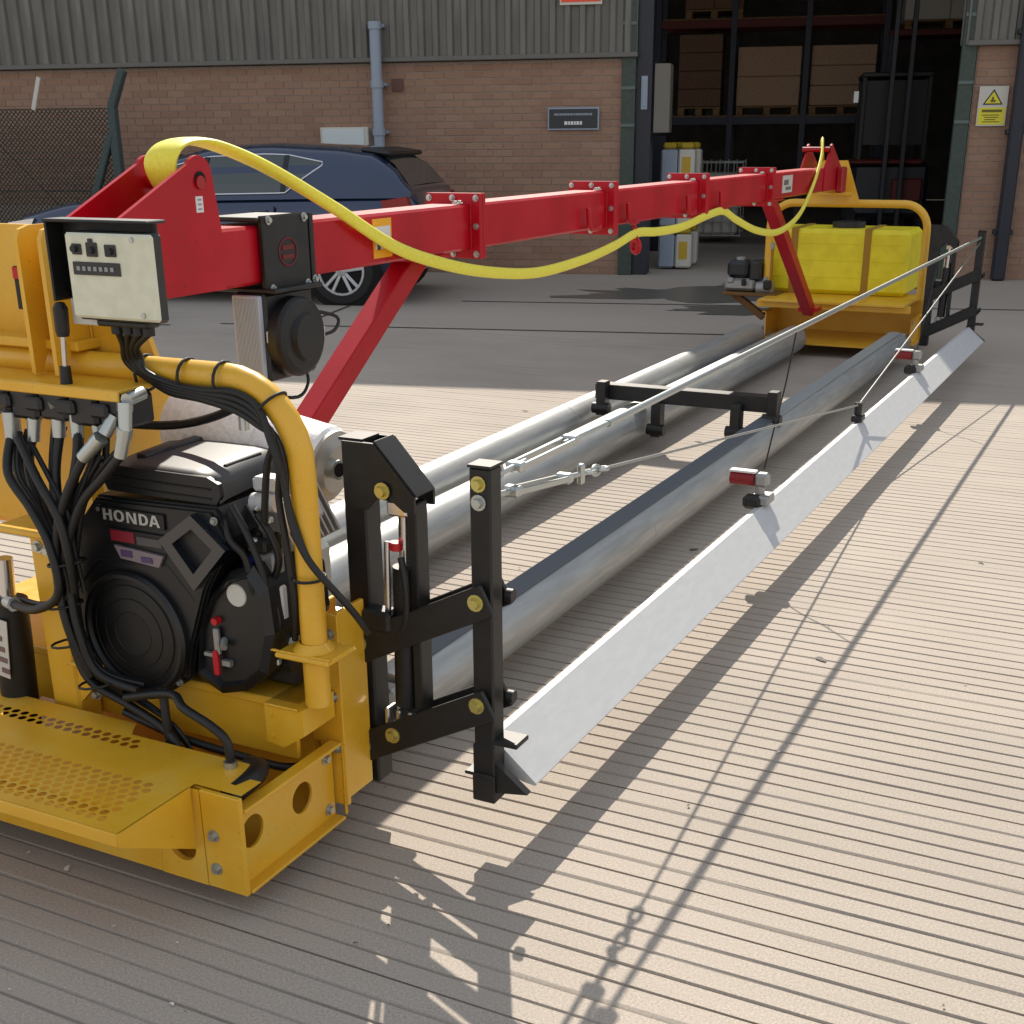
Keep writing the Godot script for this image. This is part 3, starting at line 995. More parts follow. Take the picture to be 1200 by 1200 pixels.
func car():
	# built along -x from its tail at x = 0
	var t := thing("parked_car", "dark blue five door hatchback parked along the brick wall behind the red beam", "car", wall_xf(-1.5, 0, 2.26) * Transform3D(Basis().scaled(Vector3(0.95, 1, 1)), Vector3.ZERO))
	var halfw := [[0.0, 0.70], [0.15, 0.83], [0.6, 0.905], [1.4, 0.92], [3.2, 0.92], [4.1, 0.88], [4.55, 0.76], [4.72, 0.55]]
	var top := [[0.0, 0.86], [0.10, 1.0], [0.6, 1.0], [3.3, 0.965], [3.7, 0.93], [4.3, 0.82], [4.62, 0.68], [4.72, 0.58]]
	var low := [[0.0, 0.42], [0.2, 0.26], [0.8, 0.21], [3.8, 0.21], [4.5, 0.25], [4.72, 0.36]]
	var xs := []
	for i in 48: xs.append(4.72 * i / 47.0)
	var b := B.new()
	var secs := []
	for x in xs:
		var w := curve(x, halfw)
		var yt := curve(x, top)
		var yl := curve(x, low)
		var s := []
		for e in [[0.0, yl], [0.86 * w, yl], [0.965 * w, lerpf(yl, yt, 0.12)], [w, lerpf(yl, yt, 0.38)], [0.995 * w, lerpf(yl, yt, 0.62)], [0.985 * w, lerpf(yl, yt, 0.80)], [0.955 * w, lerpf(yl, yt, 0.92)], [0.88 * w, yt - 0.004], [0.45 * w, yt + 0.012], [0.0, yt + 0.018]]:
			s.append(Vector3(-x, e[1], e[0]))
		secs.append(s)
	loft(b, secs)
	put(t, "body", b, M.car)
	# greenhouse
	var roof := [[0.10, 1.04], [0.33, 1.27], [0.52, 1.375], [0.9, 1.425], [1.6, 1.455], [2.2, 1.435], [2.7, 1.34], [3.42, 0.985]]
	b = B.new()
	secs = []
	for i in 40:
		var x := 0.10 + 3.32 * i / 39.0
		var yr := curve(x, roof)
		var yb := curve(x, top) - 0.03
		var wb := curve(x, halfw) * 0.955
		var k := clampf((yr - yb) / 0.45, 0.0, 1.0)
		var wt := lerpf(wb - 0.03, 0.66, k)
		var s := []
		for e in [[wb, yb], [lerpf(wb, wt, 0.5) + 0.015 * k, lerpf(yb, yr, 0.5)], [wt, yr - 0.075 * k], [wt - 0.055, yr - 0.02 * k], [wt * 0.5, yr + 0.008], [0.0, yr + 0.012]]:
			s.append(Vector3(-x, e[1], e[0]))
		secs.append(s)
	loft(b, secs)
	put(t, "roof", b, M.car)
	# side windows and bright trim
	for sd in [1.0, -1.0]:
		var spans := [[1.03, 1.36], [1.40, 2.20], [2.27, 3.0]]
		var outline := []
		for sp in spans:
			var g := B.new()
			for i in 12:
				var xa: float = lerpf(sp[0], sp[1], i / 12.0)
				var xb: float = lerpf(sp[0], sp[1], (i + 1) / 12.0)
				var a := win(xa, roof, top, halfw, sd)
				var c := win(xb, roof, top, halfw, sd)
				for k in 4: g.q(a[k], c[k], c[k + 1], a[k + 1], Vector3(0, 0.25 + 0.07 * k, sd).normalized())
			put(t, "side_window", g, M.carglass)
		for i in 24: outline.append(win(lerpf(1.0, 3.05, i / 23.0), roof, top, halfw, sd)[0])
		for i in 24: outline.append(win(lerpf(3.05, 1.0, i / 23.0), roof, top, halfw, sd)[4])
		outline.append(outline[0])
		var ch := B.new()
		ch.tube(outline, 0.0085, 5)
		put(t, "window_trim", ch, M.chrome)
		ch = B.new()
		for x in [1.38, 2.235]:
			var a := win(x, roof, top, halfw, sd)
			for k in 4: ch.bar(a[k], a[k + 1], 0.05, 0.012, 0.0, Vector3(0, 0, sd))
		put(t, "pillar", ch, M.plastic)
		ch = B.new()
		for x in [1.62, 2.55]: ch.box(Vector3(-x, 0.86, sd * 0.915), Vector3(0.17, 0.022, 0.03), 0.008)
		put(t, "door_handle", ch, M.car)
		ch = B.new()
		for x in [1.46, 2.42, 3.3]: ch.box(Vector3(-x, 0.62, sd * 0.912), Vector3(0.007, 0.56, 0.02))
		ch.box(Vector3(-2.3, 0.30, sd * 0.89), Vector3(2.2, 0.07, 0.04), 0.015)
		put(t, "door_gap", ch, M.blackhole)
		ch = B.new()
		ch.box(Vector3(-2.95, 1.03, sd * 0.99), Vector3(0.12, 0.12, 0.2), 0.04)
		put(t, "door_mirror", ch, M.car)
		ch = B.new()
		ch.prism([Vector2(-0.04, 0.80), Vector2(-0.33, 0.86), Vector2(-0.36, 0.95), Vector2(-0.10, 0.985)], Vector3(0, 0, sd * 0.80), Vector3.RIGHT, Vector3.UP, Vector3(0, 0, sd), 0.095)
		put(t, "tail_light", ch, M.taillight)
		ch = B.new()
		ch.prism([Vector2(-4.55, 0.62), Vector2(-4.20, 0.70), Vector2(-4.15, 0.78), Vector2(-4.45, 0.74)], Vector3(0, 0, sd * 0.72), Vector3.RIGHT, Vector3.UP, Vector3(0, 0, sd), 0.145)
		put(t, "headlight", ch, M.chrome)
	# rear glass, spoiler, windscreen
	b = B.new()
	for i in 8:
		var z0 := -0.60 + 1.2 * i / 8.0
		var z1 := z0 + 0.15
		var f := func(x, z): return Vector3(-x + 0.012 - 0.05 * absf(z) * absf(z), curve(x, roof) + 0.018 - 0.02 * z * z, z * (1.08 - 0.28 * (x - 0.1) / 0.4))
		for k in 4:
			var xa := 0.13 + 0.34 * k / 4.0
			var xb := 0.13 + 0.34 * (k + 1) / 4.0
			b.q(f.call(xa, z0), f.call(xb, z0), f.call(xb, z1), f.call(xa, z1), Vector3(0.75, 0.65, 0))
	put(t, "rear_window", b, M.carglass)
	b = B.new()
	b.box(Vector3(-0.50, 1.372, 0), Vector3(0.30, 0.045, 1.16), 0.02, Basis(Vector3(0, 0, 1), -0.14))
	put(t, "spoiler", b, M.plastic)
	b = B.new()
	for i in 6:
		var xa := 2.72 + 0.66 * i / 6.0
		var xb := 2.72 + 0.66 * (i + 1) / 6.0
		b.q(Vector3(-xa - 0.01, curve(xa, roof) + 0.02, -0.58), Vector3(-xb - 0.01, curve(xb, roof) + 0.02, -0.68), Vector3(-xb - 0.01, curve(xb, roof) + 0.02, 0.68), Vector3(-xa - 0.01, curve(xa, roof) + 0.02, 0.58), Vector3(-0.5, 0.8, 0))
	put(t, "windscreen", b, M.carglass)
	# wheels
	for e in [[0.75, 1.0], [3.50, 1.0], [0.75, -1.0], [3.50, -1.0]]:
		var sd: float = e[1]
		var o := Vector3(-e[0], 0.325, sd * 0.72)
		var wl := sub(t, "wheel", Transform3D(Basis().scaled(Vector3(1.0 / 0.95, 1, 1)), Vector3.ZERO))
		var wb := B.new()
		wb.lathe(o, Vector3(0, 0, sd), [[0.0, 0.0], [0.0, 0.37], [0.197, 0.375], [0.203, 0.0]], 28)
		put(wl, "wheel_arch", wb, M.blackhole)
		wb = B.new()
		wb.lathe(o, Vector3(0, 0, sd), [[0.0, 0.1], [0.0, 0.30], [0.03, 0.325], [0.19, 0.325], [0.215, 0.305], [0.218, 0.235], [0.20, 0.225]], 28)
		put(wl, "tyre", wb, M.tyre)
		wb = B.new()
		wb.lathe(o, Vector3(0, 0, sd), [[0.205, 0.232], [0.222, 0.232], [0.222, 0.212], [0.17, 0.205], [0.15, 0.10]], 28)
		for k in 5:
			var a := TAU * k / 5 + 0.3
			var d := Vector3(cos(a), sin(a), 0)
			var sideways := Vector3(-sin(a), cos(a), 0)
			for g in [-0.028, 0.028]: wb.bar(o + Vector3(0, 0, sd * 0.205) + d * 0.04 + sideways * g * 0.5, o + Vector3(0, 0, sd * 0.21) + d * 0.218 + sideways * g * 1.5, 0.034, 0.022, 0.006, Vector3(0, 0, 1))
		wb.lathe(o, Vector3(0, 0, sd), [[0.20, 0.06], [0.222, 0.05], [0.226, 0.0]], 16)
		put(wl, "rim", wb, M.rim)

func win(x: float, roof: Array, top: Array, halfw: Array, sd: float) -> Array:
	# lower and upper edge of the side glass at distance x from the tail
	var yr := curve(x, roof)
	var yb := curve(x, top) - 0.03
	var wb := curve(x, halfw) * 0.955
	var k := clampf((yr - yb) / 0.45, 0.0, 1.0)
	var wt := lerpf(wb - 0.03, 0.66, k)
	var f := func(y):
		var h: float = (y - yb) / maxf(yr - 0.075 * k - yb, 0.01)
		return Vector3(-x, y, sd * (lerpf(wb, wt, h) + 0.03 * k * (1.0 - absf(h * 2.0 - 1.0)) + 0.007))
	var yu := yr - 0.085 - 0.01 * k
	var yl := yb + 0.055
	if x < 1.36:
		var q := (x - 1.0) / 0.36
		yl = lerpf(yu - 0.075, yl, clampf(q, 0, 1))
		yu = yu - 0.045 * (1.0 - q)
	yu = maxf(yu, yl + 0.004)
	return [f.call(yl), f.call(lerpf(yl, yu, 0.25)), f.call(lerpf(yl, yu, 0.5)), f.call(lerpf(yl, yu, 0.75)), f.call(yu)]

func loft(b: B, secs: Array):
	# half sections (z >= 0) mirrored, smooth shaded, ends closed
	var m: int = secs[0].size()
	var nrm := []
	for i in secs.size():
		var row := []
		for k in m:
			var du: Vector3 = secs[mini(i + 1, secs.size() - 1)][k] - secs[maxi(i - 1, 0)][k]
			var dv: Vector3 = secs[i][mini(k + 1, m - 1)] - secs[i][maxi(k - 1, 0)]
			if k == m - 1: dv = Vector3(0, 0, -1)
			if k == 0 and absf(secs[i][0].z) < 1e-5: dv = Vector3(0, 0, 1)
			row.append(dv.cross(du).normalized())
		nrm.append(row)
	for sd in [1.0, -1.0]:
		var f := Vector3(1, 1, sd)
		for i in secs.size() - 1:
			for k in m - 1:
				var P := [secs[i][k] * f, secs[i + 1][k] * f, secs[i + 1][k + 1] * f, secs[i][k + 1] * f]
				var N := [nrm[i][k] * f, nrm[i + 1][k] * f, nrm[i + 1][k + 1] * f, nrm[i][k + 1] * f]
				b.t(P[0], P[1], P[2], N[0], N[1], N[2])
				b.t(P[0], P[2], P[3], N[0], N[2], N[3])
		for i in [0, secs.size() - 1]:
			var nn := Vector3(1 if i == 0 else -1, 0, 0)
			var yc: float = (secs[i][0].y + secs[i][m - 1].y) * 0.5
			for k in m - 1: b.t(Vector3(secs[i][k].x, yc, 0), secs[i][k] * f, secs[i][k + 1] * f, nn, nn, nn)

# ---------------------------------------------------------------- the paving machine
func machine():
	var mc := thing("roller_paver", "long yellow, red and black roller paving machine with steel roller tubes across the yard", "paving machine")
	carriage(mc, true)
	carriage(mc, false)
	step(mc)
	engine(mc)
	hydraulics(mc)
	control(mc)
	beam(mc)
	tubes(mc)
	lift(mc, true)
	lift(mc, false)
	screed(mc)
	rods(mc)
	cooler(mc)

func zf(near: bool, z: float) -> float: return z if near else -11.6 - z

func carriage(mc: Node3D, near: bool):
	var fr := sub(mc, "end_frame")
	fr.set_meta("label", "yellow end frame nearest the camera, carrying the engine" if near else "yellow end frame far away, carrying the water tank")
	var sz := 1.0 if near else -1.0
	var b := B.new()
	# skirt plate at the outer end
	var z := zf(near, -1.713)
	if near:
		b.box(Vector3(-1.53, 0.1715, z), Vector3(0.10, 0.223, 0.012), 0.0015)
		b.holed(Vector3(-1.70, 0.06, z + 0.006), Vector3(0.12, 0, 0), Vector3(0, 0.223, 0), 0.036, 0.012, 20, Vector2(0.5, 0.36))
		b.box(Vector3(-2.21, 0.1715, z), Vector3(1.02, 0.223, 0.012), 0.0015)
	else:
		b.box(Vector3(-2.14, 0.2, z), Vector3(1.14, 0.28, 0.012), 0.0015)
	put(fr, "skirt_plate", b, M.yellow)
	if near:
		for e in [Vector3(-1.552, 0.108, z + 0.006), Vector3(-1.552, 0.185, z + 0.006), Vector3(-2.6, 0.108, z + 0.006)]:
			b = B.new()
			bolt(b, e, Vector3(0, 0, 1), 0.009)
			put(fr, "bolt", b, M.zinc)
	# side channels open to the outside
	for sx in [1.0, -1.0]:
		b = B.new()
		var xo: float = (-1.477 if near else -1.59) if sx > 0 else -2.72
		var xw: float = xo - sx * 0.028
		var za := zf(near, -1.72)
		if near and sx > 0:
			b.holed(Vector3(xw, 0.068, za), Vector3(0, 0, -0.11), Vector3(0, 0.178, 0), 0.036, 0.006, 24, Vector2(0.46, 0.60))
			b.box(Vector3(xw - 0.003, 0.157, za - 0.14), Vector3(0.006, 0.178, 0.06))
			b.holed(Vector3(xw, 0.068, za - 0.17), Vector3(0, 0, -0.11), Vector3(0, 0.178, 0), 0.036, 0.006, 24, Vector2(0.48, 0.55))
			b.box(Vector3(xw - 0.003, 0.157, za - 0.31), Vector3(0.006, 0.178, 0.06))
		else:
			b.box(Vector3(xw - 0.003 * sx, 0.157, za - sz * 0.17), Vector3(0.006, 0.178, 0.34))
		b.box(Vector3(xo - sx * 0.015, 0.25, za - sz * 0.17), Vector3(0.032, 0.008, 0.34), 0.002)
		b.box(Vector3(xo - sx * 0.015, 0.064, za - sz * 0.17), Vector3(0.032, 0.008, 0.34), 0.002)
		put(fr, "side_channel", b, M.yellow)
		b = B.new()
		for e in [[0.218, -0.315], [0.09, -0.315]]: bolt(b, Vector3(xw, e[0], za + sz * e[1]), Vector3(sx, 0, 0), 0.009)
		put(fr, "bolt", b, M.zinc)
		if not near: continue
		# upright bolted to the channel's inner end
		b = B.new()
		var zu := zf(near, -2.075)
		b.box(Vector3(xo - sx * 0.04, 0.395, zu), Vector3(0.085, 0.31, 0.014), 0.002)
		b.box(Vector3(xo - sx * 0.004, 0.33, zu - sz * 0.05), Vector3(0.012, 0.45, 0.10), 0.002)
		b.box(Vector3(xo - sx * 0.078, 0.33, zu - sz * 0.05), Vector3(0.012, 0.44, 0.10), 0.002)
		b.box(Vector3(xo - sx * 0.03, 0.165, zu), Vector3(0.066, 0.15, 0.014), 0.002)
		put(fr, "upright", b, M.yellow)
		for y in [0.505, 0.357, 0.232]:
			b = B.new()
			bolt(b, Vector3(xo - sx * 0.018, y, zu + sz * 0.007), Vector3(0, 0, sz), 0.0085)
			put(fr, "bolt", b, M.zinc)
		# stub bracket under the arch foot
		b = B.new()
		b.prism([Vector2(0, 0.375), Vector2(-0.10, 0.375), Vector2(-0.10, 0.285), Vector2(-0.055, 0.278), Vector2(0, 0.315)], Vector3(xo - sx * 0.012, 0, zf(near, -1.945)), Vector3(sx, 0, 0), Vector3.UP, Vector3(0, 0, -sz), 0.115)
		for e in [[-0.085, 0.355], [-0.085, 0.30]]: b.cyl(Vector3(xo + sx * (e[0] - 0.012), e[1], zf(near, -1.945)), Vector3(xo + sx * (e[0] - 0.012), e[1], zf(near, -1.942)), 0.006, -1, 10)
		put(fr, "arch_bracket", b, M.yellow)
		# collar where the arch leg meets the frame
		b = B.new()
		b.box(Vector3(xo - sx * 0.0, 0.497, zf(near, -1.99)), Vector3(0.135, 0.012, 0.11), 0.004)
		b.lathe(Vector3(xo, 0.503, zf(near, -1.985)), Vector3.UP, [[0, 0.045], [0.004, 0.045], [0.02, 0.03]], 20)
		put(fr, "arch_collar", b, M.yellow)
	# arch tube
	var zt := zf(near, -1.985)
	var p := []
	var xr := -1.475 if near else -1.59
	var dy := 0.0 if near else -0.03
	var xl := -2.72
	var xm := (xr + xl) * 0.5
	var wm := xr - xl - 0.02
	for y in [0.38, 0.6, 0.85]: p.append(Vector3(xl, y, zt))
	for k in range(1, 9): p.append(Vector3(xl + 0.17 - 0.17 * cos(PI / 2 * k / 8.0), 0.89 + dy + 0.17 * sin(PI / 2 * k / 8.0), zt))
	p.append(Vector3(-2.2, 1.06 + dy, zt))
	for k in range(0, 8): p.append(Vector3(xr - 0.17 + 0.17 * sin(PI / 2 * k / 8.0), 0.89 + dy + 0.17 * cos(PI / 2 * k / 8.0), zt))
	for y in [0.85, 0.6, 0.38]: p.append(Vector3(xr, y, zt))
	b = B.new()
	b.tube(p, 0.0275, 18)
	put(fr, "arch_tube", b, M.yellow)
	if near:
		b = B.new()
		weld(b, [Vector3(-1.56, 0.504, -1.945), Vector3(-1.41, 0.504, -1.945)], 0.003)
		put(fr, "weld", b, M.yellow, true)
		b = B.new()
		weld(b, [Vector3(-1.482, 0.252, -2.07), Vector3(-1.482, 0.07, -2.07)], 0.004)
		put(fr, "weld", b, M.yellow, true)
		b = B.new()
		weld(b, [Vector3(-1.58, 0.375, -1.943), Vector3(-1.50, 0.375, -1.943)], 0.003)
		put(fr, "weld", b, M.yellow, true)
	# engine deck, apron, inner cross members
	b = B.new()
	var ext := 0.0 if near else 0.32
	b.box(Vector3(xm, 0.365, zf(near, -2.22) - ext * 0.8), Vector3(wm - 0.06, 0.02, 0.5 if near else 0.7), 0.003)
	put(fr, "deck", b, M.yellow)
	b = B.new()
	if near:
		b.box(Vector3(xm, 0.295, zf(near, -1.985)), Vector3(wm - 0.1, 0.12, 0.012), 0.002)
		b.box(Vector3(xm - 0.09, 0.23, zf(near, -2.45)), Vector3(wm - 0.18, 0.27, 0.014), 0.002)
	else: b.box(Vector3(xm, 0.335, -9.36), Vector3(wm, 0.05, 0.03), 0.003)
	b.box(Vector3(xm, 0.085, zf(near, -2.08)), Vector3(wm - 0.14, 0.012, 0.70), 0.002)
	if not near: b.box(Vector3(xm, 0.30, -10.18), Vector3(wm, 0.06, 0.05), 0.004)
	put(fr, "cross_plate", b, M.yellow)
	# tower that carries the beam end
	b = B.new()
	var ztw := zf(near, -2.018)
	if near: b.prism([Vector2(-0.40, 1.065), Vector2(0.40, 1.065), Vector2(0.385, 1.11), Vector2(0.275, 1.335), Vector2(-0.275, 1.335), Vector2(-0.385, 1.11)], Vector3(-2.25, 0, ztw), Vector3.RIGHT, Vector3.UP, Vector3(0, 0, -sz), 0.014)
	if not near: b.prism([Vector2(-0.20, 1.03), Vector2(0.20, 1.03), Vector2(0.09, 1.32), Vector2(-0.10, 1.32)], Vector3(-2.27, 0, -9.60), Vector3.RIGHT, Vector3.UP, Vector3(0, 0, 1), 0.014)
	put(fr, "tower_plate", b, M.yellow)
	for x in ([-2.093, -2.028, -2.41, -2.475] if near else []):
		b = B.new()
		b.prism([Vector2(0, 1.10), Vector2(0.062, 1.09), Vector2(0.085, 1.045), Vector2(0.105, 1.045), Vector2(0.105, 1.315), Vector2(0.095, 1.333), Vector2(0.07, 1.34), Vector2(0, 1.34)], Vector3(x - 0.0055, 0, ztw), Vector3(0, 0, sz), Vector3.UP, Vector3.RIGHT, 0.011)
		for sd in [-0.008, 0.008]: weld(b, [Vector3(x + sd, 1.11, ztw + sz * 0.003), Vector3(x + sd, 1.32, ztw + sz * 0.003)], 0.003)
		put(fr, "tower_rib", b, M.yellow, true)
	b = B.new()
	b.box(Vector3(-2.25, 1.19, zf(near, -2.21)), Vector3(0.10, 0.13, 0.34), 0.004)
	b.box(Vector3(-2.25, 1.10, zf(near, -2.05)), Vector3(0.5 if near else 0.24, 0.02, 0.20), 0.003)
	put(fr, "beam_mount", b, M.yellow)
	if near:
		b = B.new()
		b.box(Vector3(-2.2, 1.036, -1.93), Vector3(0.78, 0.008, 0.15), 0.002)
		b.box(Vector3(-2.2, 1.028, -1.857), Vector3(0.78, 0.022, 0.006), 0.002)
		put(fr, "valve_shelf", b, M.yellow)
		b = B.new()
		b.box(Vector3(-2.165, 1.205, ztw + 0.009), Vector3(0.10, 0.09, 0.003))
		put(fr, "warning_decal", b, M.ink)
		b = B.new()
		b.box(Vector3(-2.165, 1.236, ztw + 0.012), Vector3(0.10, 0.024, 0.003))
		put(fr, "decal_stripe", b, M.label_red)
		b = B.new()
		b.box(Vector3(-2.143, 1.205, ztw + 0.012), Vector3(0.035, 0.024, 0.003)); b.box(Vector3(-2.15, 1.175, ztw + 0.012), Vector3(0.045, 0.012, 0.003))
		put(fr, "decal_print", b, M.white, true)
		# left column with a bright top and hydraulic ram
		b = B.new()
		b.box(Vector3(-2.135, 0.46, -1.94), Vector3(0.085, 0.46, 0.07), 0.006)
		b.box(Vector3(-2.16, 0.70, -1.93), Vector3(0.16, 0.016, 0.12), 0.004)
		b.prism([Vector2(0, 0), Vector2(0.10, 0), Vector2(0, -0.10)], Vector3(-2.092, 0.39, -1.91), Vector3.RIGHT, Vector3.UP, Vector3(0, 0, -1), 0.012)
		b.box(Vector3(-2.045, 0.396, -1.93), Vector3(0.09, 0.01, 0.09), 0.003)
		put(fr, "column", b, M.yellow)
		b = B.new()
		for e in [Vector3(-2.12, 0.655, -1.905), Vector3(-2.15, 0.66, -1.905), Vector3(-2.06, 0.31, -1.93)]: bolt(b, e, Vector3(0, 0, 1), 0.010)
		put(fr, "bolt", b, M.zinc)
		# caster under the frame
		for x in [-1.62, -2.60]:
			b = B.new()
			b.cyl(Vector3(x - 0.025, 0.052, -2.2), Vector3(x + 0.025, 0.052, -2.2), 0.052, -1, 20)
			put(fr, "caster", b, M.cast)
		# rubber buffer in the corner
		b = B.new()
		b.tube(spline(arr([-1.53, 0.262, -1.735, -1.525, 0.272, -1.80, -1.54, 0.272, -1.85, -1.58, 0.262, -1.87]), 5), 0.022, 10)
		put(fr, "rubber_buffer", b, M.rubber)
	else:
		for x in [-1.62, -2.60]:
			b = B.new()
			b.cyl(Vector3(x - 0.025, 0.052, -9.4), Vector3(x + 0.025, 0.052, -9.4), 0.052, -1, 20)
			put(fr, "caster", b, M.cast)

func step(mc: Node3D):
	var st := sub(mc, "step")
	var b := B.new()
	var y := 0.286
	# perforated tread in two fields, plain plate round them
	var xr := -1.655
	var pw := 0.0275
	var ph := 0.0205
	for r in 8:
		var z := -1.522 - r * ph
		var off := pw * 0.5 if r % 2 == 1 else 0.0
		var n := 22
		for k in n: b.holed(Vector3(xr - off - (k + 1) * pw, y, z), Vector3(pw, 0, 0), Vector3(0, 0, -ph), 0.0100, 0.0010, 10)
		b.q(Vector3(xr - off, y, z), Vector3(-1.60, y, z), Vector3(-1.60, y, z - ph), Vector3(xr - off, y, z - ph), Vector3.UP)
		var xl := xr - off - n * pw
		b.q(Vector3(-2.72, y, z), Vector3(xl, y, z), Vector3(xl, y, z - ph), Vector3(-2.72, y, z - ph), Vector3.UP)
	var zr := -1.522 - 8 * ph
	var xs := -1.815
	b.q(Vector3(-2.72, y, zr), Vector3(-1.60, y, zr), Vector3(-1.60, y, -1.72), Vector3(-2.72, y, -1.72), Vector3.UP)
	b.q(Vector3(-2.72, y, -1.72), Vector3(-1.483, y, -1.72), Vector3(-1.483, y, -1.785), Vector3(-2.72, y, -1.785), Vector3.UP)
	for r in 2:
		var z := -1.785 - r * ph
		var off := pw * 0.5 if r % 2 == 1 else 0.0
		var n := 16
		for k in n: b.holed(Vector3(xs - off - (k + 1) * pw, y, z), Vector3(pw, 0, 0), Vector3(0, 0, -ph), 0.0100, 0.0010, 10)
		b.q(Vector3(xs - off, y, z), Vector3(-1.515, y, z), Vector3(-1.515, y, z - ph), Vector3(xs - off, y, z - ph), Vector3.UP)
		var xl := xs - off - n * pw
		b.q(Vector3(-2.72, y, z), Vector3(xl, y, z), Vector3(xl, y, z - ph), Vector3(-2.72, y, z - ph), Vector3.UP)
	b.q(Vector3(-2.72, y, -1.826), Vector3(-1.53, y, -1.826), Vector3(-1.53, y, -1.838), Vector3(-2.72, y, -1.838), Vector3.UP)
	b.q(Vector3(-2.72, y, -1.838), Vector3(-1.875, y, -1.838), Vector3(-1.905, y, -1.885), Vector3(-2.72, y, -1.885), Vector3.UP)
	b.q(Vector3(-2.72, y, -1.522), Vector3(-1.60, y, -1.522), Vector3(-1.60, y, -1.502), Vector3(-2.72, y, -1.502), Vector3.UP)
	put(st, "tread", b, M.yellow, true)
	# folded front lip and the tapered side flange
	b = B.new()
	b.bar(Vector3(-2.72, y - 0.014, -1.4985), Vector3(-1.60, y - 0.014, -1.4985), 0.006, 0.028, 0.0015)
	b.prism([Vector2(-1.498, 0), Vector2(-1.498, -0.028), Vector2(-1.70, -0.14), Vector2(-1.703, 0)], Vector3(-1.602, y, 0), Vector3(0, 0, 1), Vector3.UP, Vector3.RIGHT, 0.005)
	put(st, "flange", b, M.yellow)
	# under-tray that shows dark through the holes
	b = B.new()
	b.box(Vector3(-2.20, 0.17, -1.69), Vector3(1.0, 0.006, 0.02))
	put(st, "under_tray", b, M.yellow)

